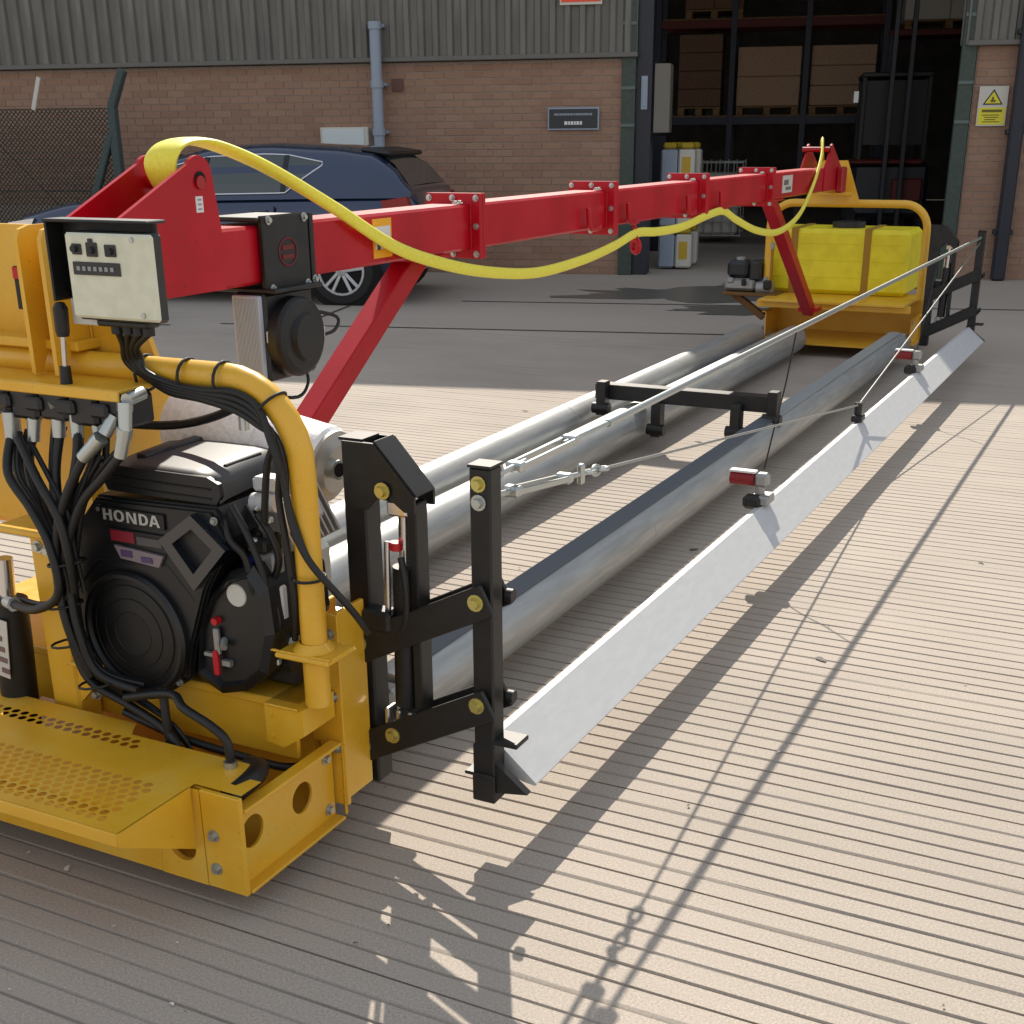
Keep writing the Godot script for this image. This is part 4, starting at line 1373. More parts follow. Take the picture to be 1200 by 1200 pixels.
func engine(mc: Node3D):
	var e := sub(mc, "engine")
	e.set_meta("label", "black petrol engine with round fan cover and HONDA lettering")
	var b := B.new()
	var Z := Vector3(0, 0, -1)
	# fan shroud in three stepped layers so that its rim is rounded off
	var hull := [Vector2(-2.05, 0.385), Vector2(-2.09, 0.49), Vector2(-2.092, 0.63), Vector2(-2.045, 0.725), Vector2(-1.985, 0.79), Vector2(-1.66, 0.80), Vector2(-1.62, 0.745), Vector2(-1.70, 0.62), Vector2(-1.755, 0.48), Vector2(-1.775, 0.40), Vector2(-1.84, 0.355), Vector2(-1.95, 0.34), Vector2(-2.015, 0.355)]
	for l in [[0.955, -1.925, 0.008], [0.98, -1.932, 0.01], [1.0, -1.942, 0.19]]:
		var pts := []
		for q in hull: pts.append(Vector2(-1.9, 0.58) + (q - Vector2(-1.9, 0.58)) * l[0])
		b.prism(pts, Vector3(0, 0, l[1]), Vector3.RIGHT, Vector3.UP, Z, l[2])
	put(e, "fan_shroud", b, M.plastic)
	# round fan cover
	b = B.new()
	var fc := Vector3(-1.905, 0.492, -1.926)
	b.lathe(fc, -Z, [[0.0, 0.142], [0.012, 0.142], [0.02, 0.136], [0.02, 0.128], [0.010, 0.124]], 48)
	put(e, "fan_ring", b, M.plastic)
	b = B.new()
	b.lathe(fc, -Z, [[0.008, 0.126], [0.012, 0.10], [0.016, 0.05], [0.016, 0.0]], 48)
	put(e, "fan_cover", b, M.rubber)
	b = B.new()
	for k in 3:
		var r := 0.05 + 0.03 * k
		var ring := []
		for i in 41: ring.append(fc + Vector3(cos(TAU * i / 40) * r, sin(TAU * i / 40) * r, 0.017 - 0.006 * (r / 0.126) * (r / 0.126)))
		b.tube(ring, 0.0014, 5)
	put(e, "fan_grille", b, M.rubber)
	# diamond block with its window
	b = B.new()
	var dm := [Vector2(-1.797, 0.722), Vector2(-1.705, 0.787), Vector2(-1.622, 0.722), Vector2(-1.715, 0.622)]
	var cc := Vector2(-1.708, 0.714)
	for i in 4:
		var p0: Vector2 = dm[i]
		var p1: Vector2 = dm[(i + 1) % 4]
		b.prism([p0, p1, cc + (p1 - cc) * 0.60, cc + (p0 - cc) * 0.60], Vector3(0, 0, -1.905), Vector3.RIGHT, Vector3.UP, Z, 0.045)
	put(e, "cooling_duct", b, M.plastic_gloss)
	b = B.new()
	var inn := []
	for q in dm: inn.append(cc + (q - cc) * 0.62)
	b.prism(inn, Vector3(0, 0, -1.930), Vector3.RIGHT, Vector3.UP, Z, 0.01)
	put(e, "duct_back", b, M.plastic)
	# right-hand housing with the starter recess
	b = B.new()
	var rh := [Vector2(-1.765, 0.405), Vector2(-1.745, 0.52), Vector2(-1.705, 0.60), Vector2(-1.645, 0.665), Vector2(-1.585, 0.685), Vector2(-1.552, 0.64), Vector2(-1.545, 0.54), Vector2(-1.572, 0.445), Vector2(-1.63, 0.395), Vector2(-1.70, 0.375)]
	var rc := Vector2(-1.65, 0.53)
	for l in [[1.0, 0.86, -1.945, -1.93], [0.86, 0.80, -1.93, -1.948]]:
		for i in rh.size():
			var a: Vector2 = rh[i]
			var c: Vector2 = rh[(i + 1) % rh.size()]
			var a0: Vector2 = rc + (a - rc) * l[0]
			var c0: Vector2 = rc + (c - rc) * l[0]
			var a1: Vector2 = rc + (a - rc) * l[1]
			var c1: Vector2 = rc + (c - rc) * l[1]
			var A := Vector3(a0.x, a0.y, l[2])
			var C := Vector3(c0.x, c0.y, l[2])
			var A1 := Vector3(a1.x, a1.y, l[3])
			var C1 := Vector3(c1.x, c1.y, l[3])
			b.flat(A, C, C1, Vector3(0, 0, 1)); b.flat(A, C1, A1, Vector3(0, 0, 1))
	var ri := []
	for q in rh: ri.append(rc + (q - rc) * 0.80)
	b.prism(ri, Vector3(0, 0, -1.948), Vector3.RIGHT, Vector3.UP, Z, 0.01)
	b.prism(rh, Vector3(0, 0, -1.945), Vector3.RIGHT, Vector3.UP, Z, 0.20)
	put(e, "side_housing", b, M.plastic)
	b = B.new()
	b.lathe(Vector3(-1.636, 0.612, -1.946), -Z, [[0, 0.026], [0.004, 0.024], [0.004, 0]], 20)
	put(e, "round_sticker", b, M.offwhite)
	b = B.new()
	b.cyl(Vector3(-1.692, 0.548, -1.948), Vector3(-1.692, 0.548, -1.930), 0.009, 0.008, 14)
	b.box(Vector3(-1.694, 0.455, -1.928), Vector3(0.014, 0.058, 0.014), 0.004)
	put(e, "red_switch", b, M.label_red)
	b = B.new()
	b.box(Vector3(-1.692, 0.502, -1.935), Vector3(0.014, 0.06, 0.012), 0.003)
	b.cyl(Vector3(-1.68, 0.505, -1.945), Vector3(-1.668, 0.495, -1.925), 0.008, -1, 8)
	b.box(Vector3(-1.715, 0.468, -1.938), Vector3(0.03, 0.008, 0.01)); b.box(Vector3(-1.672, 0.455, -1.938), Vector3(0.022, 0.012, 0.012))
	put(e, "switch_bracket", b, M.cast)
	# air cleaner cover on top
	b = B.new()
	b.prism([Vector2(-1.965, 0.80), Vector2(-1.672, 0.80), Vector2(-1.658, 0.82), Vector2(-1.662, 0.845), Vector2(-1.69, 0.857), Vector2(-1.94, 0.857), Vector2(-1.970, 0.845), Vector2(-1.974, 0.82)], Vector3(0, 0, -1.95), Vector3.RIGHT, Vector3.UP, Z, 0.012)
	put(e, "air_cleaner_front", b, M.plastic)
	b = B.new()
	var sec0 := [Vector2(-0.155, 0.0), Vector2(-0.158, 0.03), Vector2(-0.145, 0.048), Vector2(-0.08, 0.055), Vector2(0.0, 0.056), Vector2(0.08, 0.055), Vector2(0.145, 0.048), Vector2(0.158, 0.03), Vector2(0.155, 0.0)]
	var stn := [[-1.955, 0.96, -0.004], [-1.975, 0.99, 0.003], [-2.05, 1.0, 0.008], [-2.15, 1.0, 0.012], [-2.19, 0.96, 0.006], [-2.21, 0.86, -0.02]]
	for i in stn.size() - 1:
		for k in sec0.size() - 1:
			var P := []
			var N := []
			for g in [[i, k], [i + 1, k], [i + 1, k + 1], [i, k + 1]]:
				var s: Vector2 = sec0[g[1]]
				var q: Array = stn[g[0]]
				P.append(Vector3(-1.815 + s.x * q[1], 0.806 + s.y + q[2], q[0]))
				N.append(Vector3(1.6 * pow(s.x / 0.158, 5), 1.0 if s.y > 0.04 else 0.25, 0.9 if g[0] == 0 else (-0.8 if g[0] > 3 else 0.0)).normalized())
			b.t(P[0], P[1], P[2], N[0], N[1], N[2]); b.t(P[0], P[2], P[3], N[0], N[2], N[3])
	put(e, "air_cleaner_lid", b, M.lid)
	b = B.new()
	b.bar(Vector3(-1.91, 0.866, -2.00), Vector3(-1.89, 0.874, -2.17), 0.03, 0.012, 0.004)
	b.bar(Vector3(-1.70, 0.863, -2.02), Vector3(-1.69, 0.868, -2.13), 0.010, 0.008, 0.002)
	put(e, "lid_ribs", b, M.plastic)
	for q in [[-2.06, 0.63], [-2.055, 0.45], [-1.97, 0.765], [-1.80, 0.39], [-1.66, 0.775], [-1.985, 0.375]]:
		b = B.new()
		bolt(b, Vector3(q[0], q[1], -1.926), Vector3(0, 0, 1), 0.006)
		put(e, "shroud_bolt", b, M.cast)
	b = B.new()
	for q in [[-2.075, 0.56, -2.0, 0.645], [-2.0, 0.645, -1.80, 0.66], [-1.80, 0.66, -1.735, 0.59]]: b.bar(Vector3(q[0], q[1], -1.926), Vector3(q[2], q[3], -1.926), 0.006, 0.006, 0.0015, Z)
	put(e, "shroud_seam", b, M.plastic, true)
	for y in [0.812, 0.832]:
		b = B.new()
		b.box(Vector3(-1.817, y, -1.949), Vector3(0.27, 0.004, 0.004), 0.001)
		put(e, "lid_groove", b, M.rubber)
	# lettering and decals on the shroud
	b = B.new()
	b.box(Vector3(-1.882, 0.756, -1.922), Vector3(0.185, 0.034, 0.006), 0.001)
	b.box(Vector3(-1.872, 0.712, -1.922), Vector3(0.155, 0.03, 0.006), 0.001)
	put(e, "badge_plate", b, M.rubber)
	text(e, "HONDA", 0.034, Transform3D(Basis().scaled(Vector3(1.3, 1, 1)), Vector3(-1.880, 0.756, -1.918)), M.silver_print)
	b = B.new()
	b.box(Vector3(-1.908, 0.712, -1.9185), Vector3(0.065, 0.024, 0.003))
	put(e, "red_decal", b, mat(Color(0.50, 0.10, 0.16), 0.4))
	b = B.new()
	b.box(Vector3(-1.835, 0.708, -1.9185), Vector3(0.068, 0.018, 0.003))
	put(e, "grey_decal", b, mat(Color(0.30, 0.29, 0.29), 0.4))
	b = B.new()
	b.prism([Vector2(-1.935, 0.69), Vector2(-1.80, 0.682), Vector2(-1.815, 0.655), Vector2(-1.92, 0.662)], Vector3(0, 0, -1.9165), Vector3.RIGHT, Vector3.UP, Z, 0.008)
	put(e, "number_sticker", b, mat(Color(0.50, 0.45, 0.47), 0.4))
	b = B.new()
	b.box(Vector3(-1.90, 0.675, -1.9155), Vector3(0.03, 0.014, 0.003)); b.box(Vector3(-1.845, 0.668, -1.9155), Vector3(0.03, 0.012, 0.003))
	put(e, "sticker_print", b, mat(Color(0.30, 0.22, 0.38), 0.4), true)
	# crankcase, heads with fins, and the clutter on the right
	b = B.new()
	b.box(Vector3(-1.84, 0.50, -2.21), Vector3(0.40, 0.28, 0.20), 0.02)
	put(e, "crankcase", b, M.cast)
	b = B.new()
	for k in 9: b.box(Vector3(-1.612, 0.735 + 0.0, -2.02 - 0.02 * k), Vector3(0.12, 0.13, 0.006), 0.002, Basis(Vector3(0, 0, 1), 0.5))
	put(e, "cylinder_head", b, M.cast, true)
	b = B.new()
	b.box(Vector3(-1.59, 0.76, -2.09), Vector3(0.07, 0.075, 0.14), 0.012, Basis(Vector3(0, 0, 1), 0.4))
	put(e, "valve_cover", b, M.alu)
	b = B.new()
	b.cyl(Vector3(-1.63, 0.795, -2.02), Vector3(-1.57, 0.80, -2.02), 0.02, -1, 14); b.box(Vector3(-1.60, 0.835, -2.04), Vector3(0.06, 0.03, 0.05), 0.006)
	put(e, "carburettor", b, M.alu)
	b = B.new()
	b.box(Vector3(-1.585, 0.675, -2.00), Vector3(0.05, 0.05, 0.04), 0.006); b.box(Vector3(-1.60, 0.62, -2.02), Vector3(0.03, 0.03, 0.03), 0.005)
	put(e, "solenoid", b, M.cast)
	b = B.new()
	b.box(Vector3(-1.625, 0.668, -1.985), Vector3(0.022, 0.035, 0.03), 0.004)
	put(e, "blue_connector", b, M.blue)
	b = B.new()
	b.box(Vector3(-1.562, 0.595, -1.99), Vector3(0.034, 0.075, 0.02), 0.004); b.box(Vector3(-1.572, 0.50, -2.02), Vector3(0.05, 0.02, 0.03), 0.004)
	put(e, "fuse_holder", b, M.white)
	b = B.new()
	b.box(Vector3(-1.575, 0.54, -2.03), Vector3(0.06, 0.08, 0.05), 0.01); b.cyl(Vector3(-1.60, 0.45, -2.02), Vector3(-1.55, 0.45, -2.02), 0.025, -1, 14); b.box(Vector3(-1.60, 0.41, -2.08), Vector3(0.09, 0.05, 0.12), 0.01)
	put(e, "starter_motor", b, M.plastic)
	for q in [[-1.64, 0.80, -1.96, -1.60, 0.75, -1.95, -1.57, 0.68, -1.95, -1.56, 0.60, -1.96], [-1.66, 0.79, -1.96, -1.63, 0.74, -1.93, -1.60, 0.70, -1.94, -1.595, 0.62, -1.95], [-1.57, 0.63, -1.97, -1.55, 0.57, -1.97, -1.565, 0.50, -1.97, -1.60, 0.46, -1.97], [-1.60, 0.78, -1.99, -1.565, 0.74, -1.985, -1.55, 0.69, -1.985, -1.57, 0.64, -1.985]]:
		b = B.new()
		b.tube(spline(arr(q), 5), 0.008, 8)
		put(e, "wiring", b, M.rubber)
	b = B.new()
	rng.seed = 21
	for k in 16:
		var pz := Vector3(rng.randf_range(-1.645, -1.56), rng.randf_range(0.45, 0.80), rng.randf_range(-2.02, -1.965))
		if rng.randf() < 0.5: b.cyl(pz, pz + Vector3(rng.randf_range(-0.02, 0.02), rng.randf_range(-0.015, 0.02), 0.012), rng.randf_range(0.004, 0.009), -1, 8)
		else: b.box(pz, Vector3(rng.randf_range(0.01, 0.025), rng.randf_range(0.008, 0.02), 0.015), 0.003)
	put(e, "small_fittings", b, M.zinc, true).set_meta("kind", "stuff")
	b = B.new()
	for k in 10: b.box(Vector3(rng.randf_range(-1.65, -1.56), rng.randf_range(0.42, 0.80), rng.randf_range(-2.04, -1.98)), Vector3(rng.randf_range(0.02, 0.05), rng.randf_range(0.02, 0.05), 0.03), 0.006)
	put(e, "cable_clutter", b, M.rubber, true).set_meta("kind", "stuff")
	# exhaust silencer wrapped in a bright heat shield
	var mf := Vector3(-1.60, 0.815, -2.27)
	var md := Vector3(-0.44, 0.075, 0.0)
	b = B.new()
	b.lathe(mf, md, [[0.012, 0.082], [0.02, 0.089], [0.17, 0.089], [0.175, 0.085], [0.185, 0.089], [0.42, 0.089], [0.44, 0.065], [0.44, 0.0]], 36)
	put(e, "heat_shield", b, M.foil)
	b = B.new()
	b.lathe(mf, md, [[-0.012, 0.0], [-0.012, 0.055], [0.0, 0.07], [0.004, 0.082], [0.03, 0.082]], 36)
	put(e, "silencer_end", b, mat(Color(0.66, 0.64, 0.61), 0.45, 0.5))
	b = B.new()
	b.lathe(mf + Vector3(0.0, 0.008, 0.03), Vector3(1, 0, 0.25), [[0.0, 0.022], [0.045, 0.022], [0.045, 0.016], [0.02, 0.016]], 18)
	put(e, "exhaust_outlet", b, M.zinc)
	b = B.new()
	b.lathe(mf + Vector3(0.03, 0.008, 0.0375), Vector3(1, 0, 0.25), [[0.0, 0.0], [0.0, 0.0165], [0.012, 0.0165], [0.012, 0.0]], 14)
	put(e, "outlet_bore", b, M.blackhole)

func hydraulics(mc: Node3D):
	var h := sub(mc, "hydraulics")
	var b := B.new()
	b.box(Vector3(-2.46, 0.78, -2.27), Vector3(0.58, 0.34, 0.30), 0.02)
	b.cyl(Vector3(-2.25, 0.95, -2.25), Vector3(-2.25, 0.98, -2.25), 0.05, -1, 18)
	put(h, "oil_tank", b, M.yellow)
	b = B.new()
	for k in 5: b.box(Vector3(-1.84 - 0.082 * k, 0.995 - 0.004 * (k % 2), -1.905), Vector3(0.076, 0.066, 0.085), 0.008)
	for k in 4: b.box(Vector3(-1.87 - 0.09 * k, 0.995, -1.862), Vector3(0.05, 0.03, 0.02), 0.006)
	b.box(Vector3(-2.45, 0.985, -1.91), Vector3(0.34, 0.07, 0.09), 0.01)
	put(h, "valve_bank", b, M.plastic)
	# control lever
	b = B.new()
	b.cyl(Vector3(-1.965, 1.035, -1.875), Vector3(-1.963, 1.075, -1.875), 0.013, 0.011, 12)
	b.lathe(Vector3(-1.957, 1.135, -1.875), Vector3(0.05, 1, 0), [[0, 0.0], [0, 0.012], [0.01, 0.014], [0.055, 0.015], [0.066, 0.009], [0.068, 0]], 14)
	put(h, "lever_knob", b, M.rubber)
	b = B.new()
	b.cyl(Vector3(-1.963, 1.07, -1.875), Vector3(-1.957, 1.14, -1.875), 0.0055, -1, 10)
	put(h, "lever_rod", b, M.steel)
	# hoses with crimped steel ends
	var runs := [
		[-2.01, 0.94, -1.885, -2.015, 0.85, -1.86, -2.005, 0.737, -1.845, -2.002, 0.624, -1.84, -1.993, 0.507, -1.84, -1.965, 0.412, -1.85, -1.873, 0.379, -1.87],
		[-2.08, 0.93, -1.88, -2.103, 0.86, -1.87, -2.079, 0.779, -1.86, -2.047, 0.688, -1.855, -2.044, 0.572, -1.86, -2.040, 0.452, -1.865, -2.003, 0.376, -1.865, -1.896, 0.340, -1.865, -1.79, 0.30, -1.86, -1.75, 0.24, -1.86],
		[-1.955, 0.96, -1.88, -1.951, 0.887, -1.86, -1.990, 0.773, -1.85, -2.025, 0.675, -1.845, -2.035, 0.575, -1.845, -2.015, 0.439, -1.86],
		[-1.905, 0.905, -1.84, -1.954, 0.829, -1.83, -1.999, 0.741, -1.828, -2.020, 0.623, -1.828, -2.010, 0.508, -1.83, -1.985, 0.40, -1.85],
		[-1.805, 0.918, -1.84, -1.865, 0.863, -1.84, -1.933, 0.801, -1.84, -1.987, 0.702, -1.835, -2.03, 0.583, -1.84, -2.02, 0.47, -1.85],
		[-2.13, 0.92, -1.86, -2.11, 0.85, -1.82, -2.06, 0.78, -1.82, -2.015, 0.704, -1.815, -2.010, 0.60, -1.815, -2.090, 0.549, -1.82, -2.19, 0.535, -1.85],
		[-2.098, 0.92, -1.85, -2.034, 0.847, -1.825, -1.985, 0.775, -1.82, -1.975, 0.69, -1.825, -1.99, 0.60, -1.84],
		[-1.90, 0.93, -1.88, -1.93, 0.86, -1.87, -1.975, 0.79, -1.86, -2.02, 0.70, -1.86, -2.05, 0.60, -1.87, -2.06, 0.48, -1.88],
		[-2.16, 0.93, -1.90, -2.15, 0.84, -1.88, -2.10, 0.74, -1.87, -2.06, 0.65, -1.87, -2.055, 0.52, -1.88, -2.03, 0.40, -1.89, -1.93, 0.36, -1.89],
		[-1.90, 0.36, -1.86, -1.76, 0.40, -1.85, -1.70, 0.392, -1.82, -1.62, 0.37, -1.81, -1.583, 0.34, -1.81, -1.58, 0.275, -1.81],
		[-1.80, 0.40, -1.87, -1.79, 0.32, -1.86, -1.785, 0.25, -1.86],
		[-1.95, 0.30, -1.90, -1.80, 0.27, -1.90, -1.65, 0.24, -1.93, -1.56, 0.21, -1.98, -1.52, 0.225, -2.03],
		[-1.99, 0.945, -2.0, -2.003, 0.919, -2.06, -1.905, 0.916, -2.10, -1.784, 0.945, -2.10, -1.689, 0.99, -2.10, -1.66, 1.02, -2.05]]
	for r in runs:
		b = B.new()
		b.tube(spline(arr(r), 6), 0.0098, 10)
		put(h, "hose", b, M.rubber)
	rng.seed = 5
	for k in 13:
		var pts := arr(runs[k % 9])
		var o1 := Vector3(rng.randf_range(-0.035, 0.02), 0, rng.randf_range(-0.035, 0.0))
		var o2 := Vector3(rng.randf_range(-0.02, 0.02), 0.0, rng.randf_range(-0.03, -0.01))
		var moved := []
		for i in pts.size(): moved.append(pts[i] + o1.lerp(o2, float(i) / pts.size()) + Vector3(rng.randf_range(-0.012, 0.012), rng.randf_range(-0.01, 0.01), rng.randf_range(-0.01, 0.0)))
		b = B.new()
		b.tube(spline(moved, 6), rng.randf_range(0.005, 0.0075), 8)
		put(h, "thin_hose", b, M.rubber)
	for q in [[-2.035, 0.56], [-2.035, 0.47], [-2.01, 0.66], [-1.97, 0.385]]:
		b = B.new()
		var tie := []
		for i in 13: tie.append(Vector3(q[0] + 0.043 * cos(TAU * i / 12.0), q[1] + 0.008 * cos(TAU * i / 12.0), -1.85 + 0.036 * sin(TAU * i / 12.0)))
		b.tube(tie, 0.003, 5)
		put(h, "hose_tie", b, M.rubber)
	for f in [[-2.01, 0.985, -1.885, -2.012, 0.925, -1.88, 0.015], [-2.08, 0.97, -1.885, -2.085, 0.91, -1.878, 0.014], [-1.955, 0.985, -1.88, -1.955, 0.93, -1.875, 0.014], [-1.86, 0.945, -1.845, -1.91, 0.90, -1.838, 0.015], [-1.79, 1.02, -1.85, -1.79, 0.965, -1.842, 0.014], [-1.79, 0.97, -1.842, -1.81, 0.912, -1.84, 0.014], [-1.90, 0.985, -1.88, -1.90, 0.92, -1.88, 0.013], [-2.13, 0.97, -1.865, -2.13, 0.905, -1.86, 0.014], [-2.19, 0.535, -1.85, -2.235, 0.527, -1.87, 0.015], [-2.16, 0.96, -1.90, -2.16, 0.92, -1.90, 0.014], [-1.58, 0.30, -1.81, -1.58, 0.265, -1.81, 0.013], [-1.66, 1.035, -2.05, -1.655, 0.94, -2.04, 0.012]]:
		b = B.new()
		var a := Vector3(f[0], f[1], f[2])
		var c := Vector3(f[3], f[4], f[5])
		var d := (c - a)
		b.cyl(a, a + d * 0.3, f[6] * 1.15, -1, 6)
		b.cyl(a + d * 0.3, c, f[6], f[6] * 0.92, 14)
		put(h, "hose_fitting", b, M.zinc)
	b = B.new()
	for q in [[-1.79, 1.03, -1.90, -1.785, 1.025, -1.85], [-1.84, 0.985, -1.87, -1.855, 0.95, -1.85], [-2.0, 1.0, -1.87, -2.01, 0.985, -1.88]]: b.cyl(Vector3(q[0], q[1], q[2]), Vector3(q[3], q[4], q[5]), 0.014, -1, 8)
	put(h, "elbows", b, M.zinc)
	# ram on the left with its paper label
	b = B.new()
	b.cyl(Vector3(-2.285, 0.19, -1.90), Vector3(-2.265, 0.52, -1.90), 0.042, -1, 24)
	put(h, "ram", b, M.black)
	b = B.new()
	b.cyl(Vector3(-2.265, 0.52, -1.90), Vector3(-2.257, 0.62, -1.90), 0.018, -1, 16)
	put(h, "ram_rod", b, M.steel)
	b = B.new()
	b.box(Vector3(-2.262, 0.415, -1.855), Vector3(0.045, 0.145, 0.002), 0.0, Basis(Vector3(0, 0, 1), -0.12))
	put(h, "paper_label", b, M.offwhite)
	b = B.new()
	for k in 5: b.box(Vector3(-2.262 - 0.003 * (k - 2), 0.36 + 0.027 * k, -1.853), Vector3(0.024, 0.012, 0.002), 0.0, Basis(Vector3(0, 0, 1), -0.12))
	put(h, "label_print", b, mat(Color(0.45, 0.36, 0.36), 0.6), true)

func control(mc: Node3D):
	var c := sub(mc, "control_box")
	c.set_meta("label", "beige control box with switches on a black back plate")
	var b := B.new()
	b.box(Vector3(-1.832, 1.28, -1.907), Vector3(0.235, 0.15, 0.012), 0.003)
	b.box(Vector3(-1.952, 1.28, -1.885), Vector3(0.006, 0.15, 0.05), 0.002)
	b.box(Vector3(-1.825, 1.357, -1.885), Vector3(0.262, 0.006, 0.055), 0.002)
	put(c, "back_plate", b, M.black)
	b = B.new()
	b.box(Vector3(-1.795, 1.2555, -1.880), Vector3(0.204, 0.165, 0.036), 0.006)
	put(c, "body", b, mat(grey(0.16), 0.5))
	b = B.new()
	b.box(Vector3(-1.787, 1.2575, -1.855), Vector3(0.216, 0.158, 0.012), 0.005)
	put(c, "lid", b, M.beige)
	b = B.new()
	for e in [[-0.066, 0.045, 0.024, 0.02], [-0.028, 0.045, 0.028, 0.026], [-0.030, 0.06, 0.012, 0.01], [0.018, 0.044, 0.028, 0.022]]: b.box(Vector3(-1.797 + e[0], 1.262 + e[1], -1.8475), Vector3(e[2], e[3], 0.004), 0.0015)
	b.box(Vector3(-1.818, 1.272, -1.8475), Vector3(0.118, 0.024, 0.003), 0.001)
	put(c, "switch_panel", b, mat(grey(0.17), 0.5))
	b = B.new()
	for e in [[-0.068, 0.046], [-0.026, 0.044], [0.02, 0.043]]: b.cyl(Vector3(-1.797 + e[0], 1.262 + e[1], -1.8455), Vector3(-1.797 + e[0], 1.262 + e[1], -1.838), 0.0065, -1, 12)
	put(c, "switch", b, M.ink)
	b = B.new()
	for k in 7: b.box(Vector3(-1.862 + 0.014 * k, 1.272, -1.8455), Vector3(0.008, 0.008, 0.002))
	put(c, "panel_print", b, mat(grey(0.55), 0.5), true)
	for e in [Vector3(-1.725, 1.327, -1.8485), Vector3(-1.715, 1.19, -1.8485)]:
		b = B.new()
		b.cyl(e, e + Vector3(0, 0, 0.003), 0.005, -1, 12)
		put(c, "screw", b, M.zinc)
	b = B.new()
	b.box(Vector3(-1.905, 1.183, -1.895), Vector3(0.075, 0.05, 0.004), 0.001)
	put(c, "paper_label", b, M.offwhite)
	b = B.new()
	b.box(Vector3(-1.80, 1.167, -1.895), Vector3(0.13, 0.014, 0.04), 0.004)
	for x in [-1.83, -1.80, -1.775, -1.75]: b.cyl(Vector3(x, 1.168, -1.895), Vector3(x, 1.145, -1.895), 0.012, -1, 10)
	put(c, "cable_glands", b, M.rubber)
	# cables down to the arch and along it
	for k in 4:
		b = B.new()
		var o: float = 0.012 * (k - 1.5)
		var pts := arr([-1.83 + 0.027 * k, 1.15, -1.895, -1.848 + 0.012 * k, 1.118, -1.925, -1.845 + o, 1.085 + o * 0.3, -1.945, -1.815, 1.055 + o * 0.5, -1.948 + o * 0.3, -1.76, 1.034 + o * 0.5, -1.95, -1.684, 1.027 + o * 0.5, -1.95, -1.60, 1.02 + o, -1.95, -1.545, 0.995 + o, -1.95, -1.513, 0.955, -1.948 + o * 0.5, -1.497, 0.90, -1.948 + o * 0.5, -1.49, 0.84, -1.947, -1.475, 0.775, -1.945 + o * 0.3, -1.445, 0.715, -1.945, -1.40, 0.66, -1.955, -1.375, 0.60, -1.99, -1.39, 0.53, -2.06])
		if k == 1: pts = pts.slice(0, 9) + arr([-1.54, 0.90, -1.96, -1.56, 0.83, -1.97, -1.575, 0.77, -1.98])
		if k == 3: pts = pts.slice(0, 10) + arr([-1.515, 0.83, -1.955, -1.505, 0.74, -1.955, -1.50, 0.62, -1.96, -1.52, 0.52, -1.98])
		b.tube(spline(pts, 5), 0.0075, 8)
		put(c, "cable", b, M.rubber)
	for e in [[-1.845, 1.06, 0], [-1.735, 1.06, 0], [-1.645, 1.06, 0], [-1.535, 1.02, 1], [-1.475, 0.665, 2]]:
		b = B.new()
		var ring := []
		for i in 17:
			var a := TAU * i / 16
			if e[2] == 0: ring.append(Vector3(e[0], e[1] - 0.006 + cos(a) * 0.036, -1.98 + sin(a) * 0.036))
			elif e[2] == 1: ring.append(Vector3(e[0] + cos(a) * 0.025, e[1] - 0.006 + cos(a) * 0.025, -1.98 + sin(a) * 0.036))
			else: ring.append(Vector3(e[0] + cos(a) * 0.035, e[1], -1.98 + sin(a) * 0.036))
		b.tube(ring, 0.0035, 5)
		put(c, "cable_tie", b, M.rubber)

